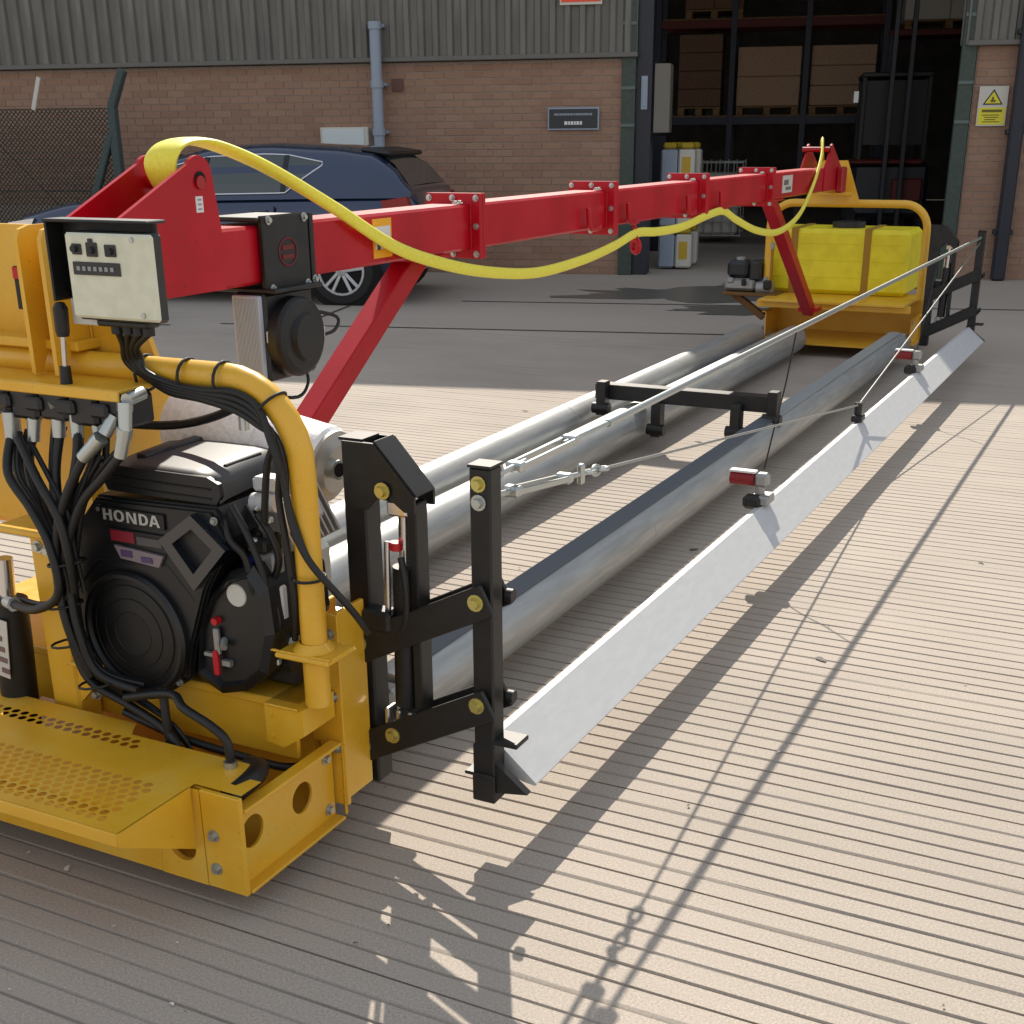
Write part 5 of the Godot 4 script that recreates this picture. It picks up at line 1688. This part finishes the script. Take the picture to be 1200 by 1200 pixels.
func beam(mc: Node3D):
	var g := sub(mc, "beam")
	g.set_meta("label", "red box beam spanning the machine, bolted together from sections")
	var xc := -2.25
	var cuts := [-2.42, -4.01, -5.21, -6.41, -7.61, -9.18]
	for i in cuts.size() - 1:
		var b := B.new()
		b.box(Vector3(xc, 1.21, (cuts[i] + cuts[i + 1]) * 0.5), Vector3(0.14, 0.15, cuts[i] - cuts[i + 1] - 0.002), 0.008)
		put(g, "box_section", b, M.red)
	for i in range(1, cuts.size() - 1):
		for s in [-1.0, 1.0]:
			var b := B.new()
			b.box(Vector3(xc, 1.212, cuts[i] + s * 0.012), Vector3(0.215, 0.215, 0.02), 0.003)
			if s > 0: weld(b, [Vector3(-2.178, 1.135, cuts[i] + 0.024), Vector3(-2.178, 1.285, cuts[i] + 0.024)], 0.004)
			put(g, "flange", b, M.red, true)
		var bb := B.new()
		for x in [-0.092, 0.0, 0.092]:
			for y in [0.092, -0.092]: bolt(bb, Vector3(xc + x, 1.212 + y, cuts[i] + 0.022), Vector3(0, 0, 1), 0.0075)
		bolt(bb, Vector3(xc + 0.092, 1.212, cuts[i] + 0.022), Vector3(0, 0, 1), 0.0075)
		for z in [0.06, 0.09]: bolt(bb, Vector3(xc + 0.05, 1.288, cuts[i] + z), Vector3.UP, 0.0075)
		put(g, "flange_bolt", bb, M.zinc)
	# end brackets: two cheek plates with a raised nose
	for near in [true, false]:
		var sz := 1.0 if near else -1.0
		for x in [-2.178, -2.335]:
			var b := B.new()
			var pts := [Vector2(-2.23, 1.14), Vector2(-2.23, 1.30)]
			for k in 9:
				var a := PI * (0.80 - 0.80 * k / 8.0)
				pts.append(Vector2(-2.588 + 0.048 * -cos(a), 1.415 + 0.048 * sin(a)))
			pts.append_array([Vector2(-2.655, 1.285), Vector2(-2.655, 1.137)])
			if not near:
				pts = [Vector2(-2.19, 1.14), Vector2(-2.19, 1.26)]
				for k in 7:
					var a := PI * (0.80 - 0.80 * k / 6.0)
					pts.append(Vector2(-2.53 + 0.045 * -cos(a), 1.39 + 0.045 * sin(a)))
				pts.append_array([Vector2(-2.69, 1.285), Vector2(-2.69, 1.137)])
			# polygon x is the world z (mirrored for the far end)
			var pp := []
			for q in pts: pp.append(Vector2(zf(near, q.x), q.y))
			b.prism(pp, Vector3(x - 0.006, 0, 0), Vector3(0, 0, 1), Vector3.UP, Vector3.RIGHT, 0.012)
			put(g, "end_cheek", b, M.red)
		var b2 := B.new()
		b2.bar(Vector3(-2.256, 1.215, zf(near, -2.30)), Vector3(-2.256, 1.215, zf(near, -2.42)), 0.145, 0.12, 0.003)
		b2.cyl(Vector3(-2.36, 1.40, zf(near, -2.585)), Vector3(-2.165, 1.40, zf(near, -2.585)), 0.016, -1, 16)
		if not near: b2.box(Vector3(-2.15, 1.20, -9.30), Vector3(0.05, 0.17, 0.12), 0.01)
		put(g, "cross_member", b2, M.red_deep)
		var b3 := B.new()
		b3.lathe(Vector3(-2.172, 1.405, zf(near, -2.588)), Vector3.RIGHT, [[0.0, 0.0], [0.001, 0.021], [0.002, 0.021], [0.002, 0.0]], 18)
		put(g, "pivot_hole", b3, M.blackhole)
	var w := B.new()
	w.box(Vector3(-2.171, 1.349, -2.578), Vector3(0.002, 0.038, 0.026))
	put(g, "rating_plate", w, M.white)
	w = B.new()
	for k in 3: w.box(Vector3(-2.1695, 1.338 + 0.011 * k, -2.578), Vector3(0.001, 0.004, 0.014))
	put(g, "plate_print", w, mat(Color(0.55, 0.56, 0.62), 0.5), true)
	# yellow warning decals
	w = B.new()
	w.box(Vector3(-2.179, 1.212, -3.42), Vector3(0.003, 0.115, 0.105))
	put(g, "warning_decal", w, M.label_yellow)
	w = B.new()
	w.box(Vector3(-2.177, 1.222, -3.42), Vector3(0.002, 0.05, 0.085)); w.box(Vector3(-2.177, 1.19, -3.405), Vector3(0.002, 0.018, 0.055))
	put(g, "decal_field", w, M.white)
	w = B.new()
	w.box(Vector3(-2.1755, 1.194, -3.395), Vector3(0.001, 0.03, 0.018)); w.box(Vector3(-2.1755, 1.197, -3.43), Vector3(0.001, 0.012, 0.02))
	put(g, "decal_print", w, mat(grey(0.30), 0.5), true)
	w = B.new()
	w.box(Vector3(-2.179, 1.215, -8.02), Vector3(0.003, 0.10, 0.22))
	put(g, "pale_decal", w, M.offwhite)
	w = B.new()
	w.box(Vector3(-2.177, 1.225, -7.99), Vector3(0.001, 0.03, 0.10)); w.box(Vector3(-2.177, 1.19, -8.04), Vector3(0.001, 0.018, 0.12))
	put(g, "pale_decal_print", w, mat(Color(0.42, 0.42, 0.40), 0.5), true)
	# diagonal struts down to the end frames
	for near in [true, false]:
		var b := B.new()
		b.bar(Vector3(-2.25, 1.13, zf(near, -3.72)), Vector3(-2.25, 0.33, zf(near, -2.52)), 0.075, 0.075, 0.004)
		b.box(Vector3(-2.25, 1.128, zf(near, -3.72)), Vector3(0.13, 0.012, 0.2), 0.002)
		b.box(Vector3(-2.25, 0.345, zf(near, -2.50)), Vector3(0.13, 0.03, 0.16), 0.003)
		put(g, "strut", b, M.red)
	# U-shaped hose hooks by the joints
	for z in [-4.99, -5.42, -6.19, -6.70]:
		var b := B.new()
		var hk := arr([-2.155, 1.225, z + 0.05, -2.15, 1.165, z + 0.05, -2.15, 1.145, z + 0.03, -2.15, 1.14, z - 0.02, -2.15, 1.145, z - 0.06])
		b.tube(hk, 0.011, 8)
		put(g, "hose_hook", b, M.red)
	for z in [-5.46]:
		var b := B.new()
		var ring := []
		for i in 15: ring.append(Vector3(-2.15 + 0.02 * sin(TAU * i / 14.0), 1.04 + 0.026 * cos(TAU * i / 14.0), z + 0.012 * sin(TAU * i / 14.0)))
		b.tube(ring, 0.013, 8)
		b.cyl(Vector3(-2.15, 1.075, z), Vector3(-2.16, 1.14, z), 0.010, -1, 8)
		put(g, "hose_loop", b, M.red)

func tubes(mc: Node3D):
	for x in [-1.643, -2.352, -2.655]:
		var g := sub(mc, "roller_tube")
		var cuts := [-2.50, -4.22, -5.80, -7.38, -9.10]
		for i in 4:
			var b := B.new()
			var a := Vector3(x, 0.1275, cuts[i])
			b.lathe(a, Vector3(0, 0, -1), [[0.0, 0.0], [0.0, 0.088], [0.003, 0.0925], [cuts[i] - cuts[i + 1] - 0.003, 0.0925], [cuts[i] - cuts[i + 1], 0.088], [cuts[i] - cuts[i + 1], 0.0]], 48)
			put(g, "tube_section", b, M.tube)
		var b2 := B.new()
		for z in [-2.46, -9.14]: b2.box(Vector3(x, 0.14, z), Vector3(0.13, 0.13, 0.06), 0.01)
		put(g, "end_bearing", b2, M.cast)
	# strips added for the dark band along the right-hand tube, paler past the stay
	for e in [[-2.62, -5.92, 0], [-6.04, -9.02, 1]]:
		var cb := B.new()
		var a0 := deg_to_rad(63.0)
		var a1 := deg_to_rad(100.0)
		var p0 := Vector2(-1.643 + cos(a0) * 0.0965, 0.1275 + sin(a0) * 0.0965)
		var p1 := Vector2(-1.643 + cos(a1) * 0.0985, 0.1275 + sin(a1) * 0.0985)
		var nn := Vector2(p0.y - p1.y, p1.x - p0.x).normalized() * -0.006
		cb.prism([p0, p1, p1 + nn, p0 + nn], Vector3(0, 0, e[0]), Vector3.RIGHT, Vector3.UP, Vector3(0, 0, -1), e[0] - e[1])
		put(mc, "added_tube_strip", cb, M.strip_dark if e[2] == 0 else M.strip_pale)
	# zinc plated clamp seen by the near left tubes
	var h := sub(mc, "tube_scraper")
	var b := B.new()
	b.bar(Vector3(-2.24, 0.235, -2.95), Vector3(-2.12, 0.225, -2.95), 0.05, 0.012, 0.002)
	b.bar(Vector3(-2.22, 0.18, -2.93), Vector3(-2.02, 0.17, -2.93), 0.03, 0.012, 0.002)
	b.cyl(Vector3(-2.21, 0.21, -2.92), Vector3(-2.21, 0.29, -2.92), 0.025, -1, 14)
	b.cyl(Vector3(-2.14, 0.22, -2.94), Vector3(-2.14, 0.26, -2.94), 0.012, -1, 10)
	put(h, "clamp", b, M.zinc)
	# black stay across the tubes at mid length
	h = sub(mc, "tube_stay")
	b = B.new()
	b.box(Vector3(-2.08, 0.275, -5.98), Vector3(0.95, 0.075, 0.006), 0.001)
	b.box(Vector3(-2.08, 0.31, -6.02), Vector3(0.95, 0.006, 0.08), 0.001)
	b.box(Vector3(-2.08, 0.24, -6.02), Vector3(0.95, 0.006, 0.08), 0.001)
	put(h, "channel", b, M.black)
	for e in [[-2.50, 0.25], [-2.20, 0.165], [-1.79, 0.19], [-1.61, 0.265]]:
		b = B.new()
		b.box(Vector3(e[0], e[1], -5.95), Vector3(0.05, 0.17, 0.07), 0.004)
		b.cyl(Vector3(e[0] - 0.045, e[1] - 0.05, -5.93), Vector3(e[0] + 0.045, e[1] - 0.05, -5.93), 0.028, -1, 14)
		put(h, "roller_bracket", b, M.black)

func lift(mc: Node3D, near: bool):
	# parallel linkage that raises the screed bar
	var l := sub(mc, "lift_linkage")
	var s := 1.0 if near else -1.0
	var z := zf(near, -2.215)
	var b := B.new()
	b.box(Vector3(-1.492, 0.50, z), Vector3(0.056, 0.81, 0.06), 0.004)
	b.box(Vector3(-1.492, 0.907, z), Vector3(0.06, 0.006, 0.066))
	put(l, "post", b, M.black)
	# head: two shaped cheeks and a sloping top flange
	var head := [Vector2(-1.508, 0.905), Vector2(-1.43, 0.905), Vector2(-1.335, 0.80), Vector2(-1.335, 0.765), Vector2(-1.36, 0.765), Vector2(-1.41, 0.80), Vector2(-1.45, 0.76), Vector2(-1.508, 0.76)]
	for dz in [0.034, -0.046]:
		b = B.new()
		b.prism(head, Vector3(0, 0, z + s * dz), Vector3.RIGHT, Vector3.UP, Vector3(0, 0, s), 0.008)
		put(l, "head_cheek", b, M.black)
	b = B.new()
	b.bar(Vector3(-1.432, 0.908, z), Vector3(-1.333, 0.80, z), 0.075, 0.007, 0.001)
	put(l, "head_flange", b, M.black)
	# hydraulic ram and guide bar
	b = B.new()
	b.cyl(Vector3(-1.398, 0.30, z), Vector3(-1.39, 0.63, z), 0.027, -1, 20)
	put(l, "ram", b, M.black)
	b = B.new()
	b.cyl(Vector3(-1.39, 0.63, z), Vector3(-1.386, 0.76, z), 0.013, -1, 14)
	b.box(Vector3(-1.39, 0.765, z + s * 0.012), Vector3(0.05, 0.035, 0.03), 0.005)
	b.cyl(Vector3(-1.422, 0.45, z + s * 0.028), Vector3(-1.415, 0.69, z + s * 0.028), 0.007, -1, 10)
	for x in [-1.43, -1.40, -1.37]: b.box(Vector3(x, 0.272, z + s * 0.02), Vector3(0.012, 0.05, 0.04), 0.003)
	put(l, "ram_rod", b, M.steel)
	b = B.new()
	b.cyl(Vector3(-1.398, 0.672, z + s * 0.02), Vector3(-1.397, 0.69, z + s * 0.02), 0.014, -1, 12)
	put(l, "red_cap", b, M.label_red)
	b = B.new()
	b.box(Vector3(-1.353, 0.53, z), Vector3(0.022, 0.50, 0.05), 0.003)
	b.box(Vector3(-1.44, 0.51, z + s * 0.03), Vector3(0.075, 0.05, 0.05), 0.008)
	b.tube(spline(arr([-1.38, 0.66, z + s * 0.03, -1.362, 0.60, z + s * 0.045, -1.365, 0.52, z + s * 0.045, -1.40, 0.46, z + s * 0.04]), 5), 0.008, 8)
	put(l, "guide_bar", b, M.black)
	# arms
	for e in [[-1.50, 0.432, -1.165, 0.60, 0.072], [-1.50, 0.185, -1.165, 0.36, 0.07]]:
		b = B.new()
		for dz in [0.042, -0.042]: b.bar(Vector3(e[0], e[1], z + s * dz), Vector3(e[2], e[3], z + s * dz), 0.012, e[4], 0.002)
		put(l, "arm", b, M.black)
	for e in [[-1.487, 0.45], [-1.19, 0.592], [-1.41, 0.238], [-1.192, 0.355], [-1.49, 0.195], [-1.408, 0.808]]:
		b = B.new()
		bolt(b, Vector3(e[0], e[1], z + s * 0.048), Vector3(0, 0, s), 0.0125)
		put(l, "pivot_bolt", b, M.passivated)
	# outer post with foot
	b = B.new()
	b.box(Vector3(-1.188, 0.515, z), Vector3(0.05, 0.72, 0.05), 0.004)
	b.box(Vector3(-1.188, 0.878, z), Vector3(0.054, 0.006, 0.054))
	put(l, "outer_post", b, M.black)
	b = B.new()
	b.box(Vector3(-1.19, 0.20, z), Vector3(0.053, 0.10, 0.053), 0.003)
	b.box(Vector3(-1.20, 0.178, z + s * 0.002), Vector3(0.07, 0.008, 0.062), 0.002)
	b.box(Vector3(-1.19, 0.145, z), Vector3(0.056, 0.07, 0.058), 0.003)
	b.box(Vector3(-1.145, 0.262, z - s * 0.005), Vector3(0.075, 0.012, 0.06), 0.002)
	b.prism([Vector2(-1.165, 0.21), Vector2(-1.085, 0.148), Vector2(-1.165, 0.135)], Vector3(0, 0, z + s * 0.02), Vector3.RIGHT, Vector3.UP, Vector3(0, 0, -s), 0.02)
	put(l, "foot", b, M.black)
	for y in [0.842, 0.803]:
		b = B.new()
		bolt(b, Vector3(-1.19, y, z + s * 0.026), Vector3(0, 0, s), 0.0115)
		put(l, "eye_bolt_nut", b, M.passivated if y > 0.82 else M.zinc)
	b = B.new()
	for y in [0.36, 0.595]: b.cyl(Vector3(-1.15, y, z - s * 0.02), Vector3(-1.135, y, z - s * 0.02), 0.015, -1, 8)
	put(l, "side_nut", b, M.black)

func screed(mc: Node3D):
	var g := sub(mc, "screed_bar")
	g.set_meta("label", "pale aluminium screed bar along the right of the machine")
	var sec := [Vector2(-1.216, 0.239), Vector2(-1.193, 0.243), Vector2(-1.087, 0.152), Vector2(-1.09, 0.146), Vector2(-1.12, 0.150), Vector2(-1.205, 0.18), Vector2(-1.216, 0.20)]
	var cuts := [-2.245, -9.35]
	var b := B.new()
	b.prism(sec, Vector3(0, 0, cuts[0]), Vector3.RIGHT, Vector3.UP, Vector3(0, 0, -1), cuts[0] - cuts[1])
	put(g, "bar", b, M.alu)
	# clamps and vibrators on its top edge
	for z in [-4.38, -7.42]:
		b = B.new()
		b.box(Vector3(-1.205, 0.262, z), Vector3(0.07, 0.035, 0.09), 0.006)
		b.cyl(Vector3(-1.215, 0.28, z), Vector3(-1.215, 0.335, z), 0.018, -1, 14)
		b.box(Vector3(-1.208, 0.332, z), Vector3(0.05, 0.05, 0.05), 0.010)
		put(g, "vibrator_clamp", b, M.cast)
		b = B.new()
		b.box(Vector3(-1.23, 0.255, z + 0.03), Vector3(0.07, 0.05, 0.05), 0.012)
		put(g, "clamp_knob", b, M.black)
		b = B.new()
		b.cyl(Vector3(-1.235, 0.330, z), Vector3(-1.325, 0.330, z), 0.025, -1, 18)
		put(g, "vibrator", b, mat(Color(0.50, 0.05, 0.09), 0.5))
		b = B.new()
		b.box(Vector3(-1.28, 0.358, z), Vector3(0.10, 0.008, 0.04), 0.003)
		put(g, "vibrator_cover", b, M.white)
	b = B.new()
	b.box(Vector3(-1.205, 0.258, -5.95), Vector3(0.05, 0.03, 0.08), 0.005)
	b.cyl(Vector3(-1.208, 0.27, -5.95), Vector3(-1.208, 0.33, -5.95), 0.018, -1, 12)
	put(g, "tie_lug", b, M.plastic)

func rods(mc: Node3D):
	var g := sub(mc, "tie_rods")
	var za := -2.245
	var zb := -9.355
	var b := B.new()
	b.cyl(Vector3(-1.19, 0.835, za - 0.62), Vector3(-1.19, 0.835, zb), 0.0095, -1, 12)
	put(g, "top_rod", b, M.zinc)
	b = B.new()
	b.cyl(Vector3(-1.19, 0.842, za), Vector3(-1.19, 0.842, za - 0.16), 0.0065, -1, 10)
	b.cyl(Vector3(-1.19, 0.839, za - 0.36), Vector3(-1.19, 0.835, za - 0.64), 0.0065, -1, 10)
	for x in [-0.016, 0.016]: b.bar(Vector3(-1.19 + x, 0.841, za - 0.12), Vector3(-1.19 + x, 0.839, za - 0.40), 0.008, 0.014, 0.002)
	for dz in [0.115, 0.40]: b.box(Vector3(-1.19, 0.840, za - dz), Vector3(0.042, 0.022, 0.03), 0.005)
	var ring := []
	for i in 13: ring.append(Vector3(-1.19, 0.845 + 0.022 * sin(TAU * i / 12.0), za - 0.025 + 0.025 * cos(TAU * i / 12.0)))
	b.tube(ring, 0.0055, 6)
	put(g, "turnbuckle", b, M.zinc)
	# bracing wires from both post tops down to the middle of the bar
	for near in [true, false]:
		var a := Vector3(-1.19, 0.803, za if near else zb)
		var c := Vector3(-1.208, 0.318, -5.95)
		var d := (c - a).normalized()
		b = B.new()
		b.cyl(a + d * 0.62, c, 0.0042, -1, 8)
		if not near: b.cyl(a, a + d * 0.62, 0.0042, -1, 8)
		put(g, "bracing_wire", b, M.wire)
		if near:
			b = B.new()
			b.cyl(a, a + d * 0.14, 0.0065, -1, 10)
			for x in [-0.015, 0.015]: b.bar(a + d * 0.10 + Vector3(x, 0, 0), a + d * 0.37 + Vector3(x, 0, 0), 0.008, 0.014, 0.002)
			for k in [0.10, 0.37]: b.box(a + d * k, Vector3(0.042, 0.024, 0.03), 0.006)
			b.cyl(a + d * 0.37, a + d * 0.50, 0.0065, -1, 10)
			for k in 3:
				ring = []
				var o := a + d * (0.52 + 0.042 * k)
				for i in 13:
					var aa := TAU * i / 12.0
					ring.append(o + d * 0.026 * cos(aa) + (Vector3(0.011, 0, 0) if k % 2 == 0 else Vector3(0, 0.011, 0)) * sin(aa))
				b.tube(ring, 0.0055, 6)
			b.box(a + d * 0.47, Vector3(0.016, 0.05, 0.02), 0.004)
			put(g, "turnbuckle", b, M.zinc)
	# cords from the rod down to the vibrators
	for z in [-4.42, -7.44]:
		b = B.new()
		b.tube(spline(arr([-1.19, 0.828, z - 0.22, -1.195, 0.65, z - 0.14, -1.205, 0.50, z - 0.06, -1.215, 0.36, z]), 5), 0.0032, 6)
		put(g, "hanging_cord", b, M.rubber)

func cooler(mc: Node3D):
	var g := sub(mc, "oil_cooler")
	g.set_meta("label", "black oil cooler with round fan hung on the red beam")
	var b := B.new()
	b.box(Vector3(-2.165, 1.207, -2.905), Vector3(0.018, 0.205, 0.205), 0.004)
	b.box(Vector3(-2.168, 1.207, -3.02), Vector3(0.03, 0.20, 0.018), 0.003)
	b.box(Vector3(-2.25, 1.30, -2.90), Vector3(0.17, 0.012, 0.22), 0.003)
	b.box(Vector3(-2.22, 1.118, -2.90), Vector3(0.20, 0.012, 0.22), 0.003)
	put(g, "mounting_plate", b, M.black)
	b = B.new()
	for e in [[1.298, -2.825], [1.298, -2.985], [1.122, -2.825], [1.122, -2.985], [1.13, -3.02]]: bolt(b, Vector3(-2.155, e[0], e[1]), Vector3.RIGHT, 0.008)
	put(g, "bolt", b, M.zinc)
	# faint red round emblem
	b = B.new()
	var ring := []
	for i in 33: ring.append(Vector3(-2.1555, 1.212 + 0.036 * sin(TAU * i / 32), -2.905 + 0.040 * cos(TAU * i / 32)))
	b.tube(ring, 0.0028, 5)
	for e in [[0.012, 0.05], [-0.012, 0.05]]: b.box(Vector3(-2.155, 1.212 + e[0], -2.905), Vector3(0.002, 0.012, e[1]))
	put(g, "emblem", b, M.logo_red, true)
	# core and shroud
	b = B.new()
	b.box(Vector3(-2.205, 0.995, -2.775), Vector3(0.09, 0.225, 0.018), 0.003)
	put(g, "core_frame", b, mat(Color(0.66, 0.70, 0.75), 0.6, 0.0))
	b = B.new()
	for k in 17: b.box(Vector3(-2.242 + 0.0046 * k, 0.995, -2.7655), Vector3(0.0028, 0.21, 0.002))
	put(g, "cooling_fins", b, mat(Color(0.62, 0.68, 0.75), 0.6, 0.0), true)
	b = B.new()
	b.box(Vector3(-2.203, 0.995, -2.89), Vector3(0.105, 0.235, 0.22), 0.008)
	put(g, "shroud", b, M.plastic)
	b = B.new()
	b.lathe(Vector3(-2.151, 0.99, -2.885), Vector3.RIGHT, [[0.0, 0.108], [0.03, 0.108], [0.042, 0.102], [0.049, 0.09], [0.052, 0.066], [0.066, 0.06], [0.069, 0.0]], 36)
	put(g, "fan", b, M.rubber)
	b = B.new()
	b.box(Vector3(-2.149, 1.0, -2.793), Vector3(0.003, 0.03, 0.032))
	b.box(Vector3(-2.125, 0.99, -2.995), Vector3(0.02, 0.03, 0.004))
	put(g, "sticker", b, M.white)
	b = B.new()
	b.box(Vector3(-2.1465, 1.0, -2.793), Vector3(0.003, 0.005, 0.018))
	put(g, "sticker_print", b, M.ink, true)
	for q in [[-2.165, 0.89, -2.96, -2.15, 0.85, -2.95, -2.16, 0.815, -2.91, -2.195, 0.835, -2.81], [-2.14, 0.975, -2.985, -2.12, 0.985, -3.05, -2.125, 1.02, -3.075, -2.16, 1.045, -3.0]]:
		b = B.new()
		b.tube(spline(arr(q), 5), 0.005, 6)
		put(g, "fan_wire", b, M.rubber)
	b = B.new()
	b.cyl(Vector3(-2.2, 0.88, -2.80), Vector3(-2.2, 0.83, -2.78), 0.016, -1, 12)
	put(g, "port", b, M.zinc)

func hose():
	var t := thing("yellow_hose", "yellow lay-flat hose draped over the beam's end and sagging along the red beam", "hose")
	var pts := arr([-2.258, 1.31, -2.66, -2.258, 1.385, -2.575, -2.258, 1.440, -2.55, -2.257, 1.480, -2.58, -2.255, 1.495, -2.65, -2.24, 1.482, -2.75, -2.205, 1.425, -2.91, -2.165, 1.31, -3.16, -2.145, 1.195, -3.41, -2.14, 1.125, -3.66, -2.14, 1.062, -4.0, -2.14, 1.02, -4.42, -2.14, 1.03, -4.85, -2.145, 1.06, -5.2, -2.15, 1.095, -5.47, -2.148, 1.085, -5.72, -2.148, 1.085, -6.05, -2.15, 1.118, -6.45, -2.15, 1.125, -6.70, -2.148, 1.07, -6.92, -2.14, 0.99, -7.3, -2.14, 0.955, -7.75, -2.145, 1.02, -8.2, -2.16, 1.17, -8.55, -2.19, 1.34, -8.85, -2.23, 1.45, -9.02, -2.255, 1.44, -9.10, -2.255, 1.33, -9.17])
	var sp := spline(pts, 8)
	# flat section: wide where it lies over the cheeks, turned on edge along the beam
	var b := B.new()
	var m := sp.size()
	var seg := 14
	var rows := []
	for i in m:
		var d: Vector3 = (sp[mini(i + 1, m - 1)] - sp[maxi(i - 1, 0)]).normalized()
		var f := float(i) / (m - 1)
		var wrap := 1.0 - smoothstep(0.12, 0.30, f)
		var wx := lerpf(0.009, 0.052, wrap)
		var wy := lerpf(0.020, 0.009, wrap)
		var x := Vector3.RIGHT
		x = (x - d * x.dot(d)).normalized()
		var y := d.cross(x)
		var r := []
		for k in seg:
			var a := TAU * k / seg
			var bulge := 1.0 + 0.025 * sin(i * 0.37 + k)
			r.append([sp[i] + x * cos(a) * wx * bulge + y * sin(a) * wy, (x * cos(a) / wx + y * sin(a) / wy).normalized()])
		rows.append(r)
	for i in m - 1:
		for k in seg:
			var k1 := (k + 1) % seg
			b.t(rows[i][k][0], rows[i][k1][0], rows[i + 1][k1][0], rows[i][k][1], rows[i][k1][1], rows[i + 1][k1][1])
			b.t(rows[i][k][0], rows[i + 1][k1][0], rows[i + 1][k][0], rows[i][k][1], rows[i + 1][k1][1], rows[i + 1][k][1])
	put(t, "hose", b, M.hose_yellow)

func tank():
	var t := thing("water_tank", "bright yellow plastic water tank with two straps on the far end frame", "tank")
	var b := B.new()
	b.box(Vector3(-2.228, 0.61, -9.99), Vector3(1.02, 0.465, 0.5), 0.03)
	for k in 3: b.box(Vector3(-2.228, 0.50 + 0.12 * k, -9.742), Vector3(0.98, 0.006, 0.01), 0.002)
	put(t, "tank_shell", b, M.tank)
	for x in [-2.56, -2.02]:
		b = B.new()
		b.box(Vector3(x, 0.61, -9.737), Vector3(0.05, 0.475, 0.006), 0.001)
		b.box(Vector3(x, 0.846, -9.99), Vector3(0.05, 0.006, 0.51), 0.001)
		put(t, "strap", b, M.strap)
	b = B.new()
	b.cyl(Vector3(-2.22, 0.84, -9.98), Vector3(-2.22, 0.885, -9.98), 0.12, -1, 24)
	put(t, "filler_cap", b, M.plastic)

func pump():
	var t := thing("pump_engine", "small black and silver pump engine beside the yellow water tank", "pump")
	var b := B.new()
	b.box(Vector3(-2.93, 0.55, -9.62), Vector3(0.17, 0.13, 0.17), 0.03)
	b.box(Vector3(-2.80, 0.54, -9.62), Vector3(0.10, 0.15, 0.15), 0.02)
	put(t, "fuel_tank", b, M.plastic)
	b = B.new()
	b.cyl(Vector3(-2.93, 0.61, -9.62), Vector3(-2.93, 0.635, -9.62), 0.035, -1, 14)
	b.box(Vector3(-2.91, 0.44, -9.62), Vector3(0.24, 0.09, 0.16), 0.02)
	b.box(Vector3(-2.98, 0.47, -9.54), Vector3(0.05, 0.04, 0.03), 0.008)
	put(t, "crankcase", b, M.cast)
	b = B.new()
	b.cyl(Vector3(-2.78, 0.42, -9.58), Vector3(-2.66, 0.42, -9.58), 0.05, -1, 18)
	b.cyl(Vector3(-2.72, 0.42, -9.58), Vector3(-2.72, 0.50, -9.58), 0.02, -1, 12)
	b.cyl(Vector3(-2.70, 0.70, -9.62), Vector3(-2.70, 0.745, -9.62), 0.025, -1, 12)
	put(t, "pump_body", b, M.cast)
	b = B.new()
	b.box(Vector3(-2.82, 0.375, -9.62), Vector3(0.42, 0.025, 0.24), 0.004)
	b.bar(Vector3(-2.97, 0.37, -9.6), Vector3(-2.72, 0.20, -9.6), 0.05, 0.05, 0.004)
	put(t, "bracket", b, mat(Color(0.42, 0.28, 0.10), 0.6))
	b = B.new()
	b.cyl(Vector3(-2.70, 0.40, -9.62), Vector3(-2.70, 0.71, -9.62), 0.02, -1, 12)
	put(t, "riser_pipe", b, M.strap)
	b = B.new()
	b.box(Vector3(-2.87, 0.46, -9.52), Vector3(0.03, 0.05, 0.03), 0.006); b.box(Vector3(-2.68, 0.45, -9.5), Vector3(0.06, 0.07, 0.05), 0.012)
	put(t, "carburettor", b, M.rubber)
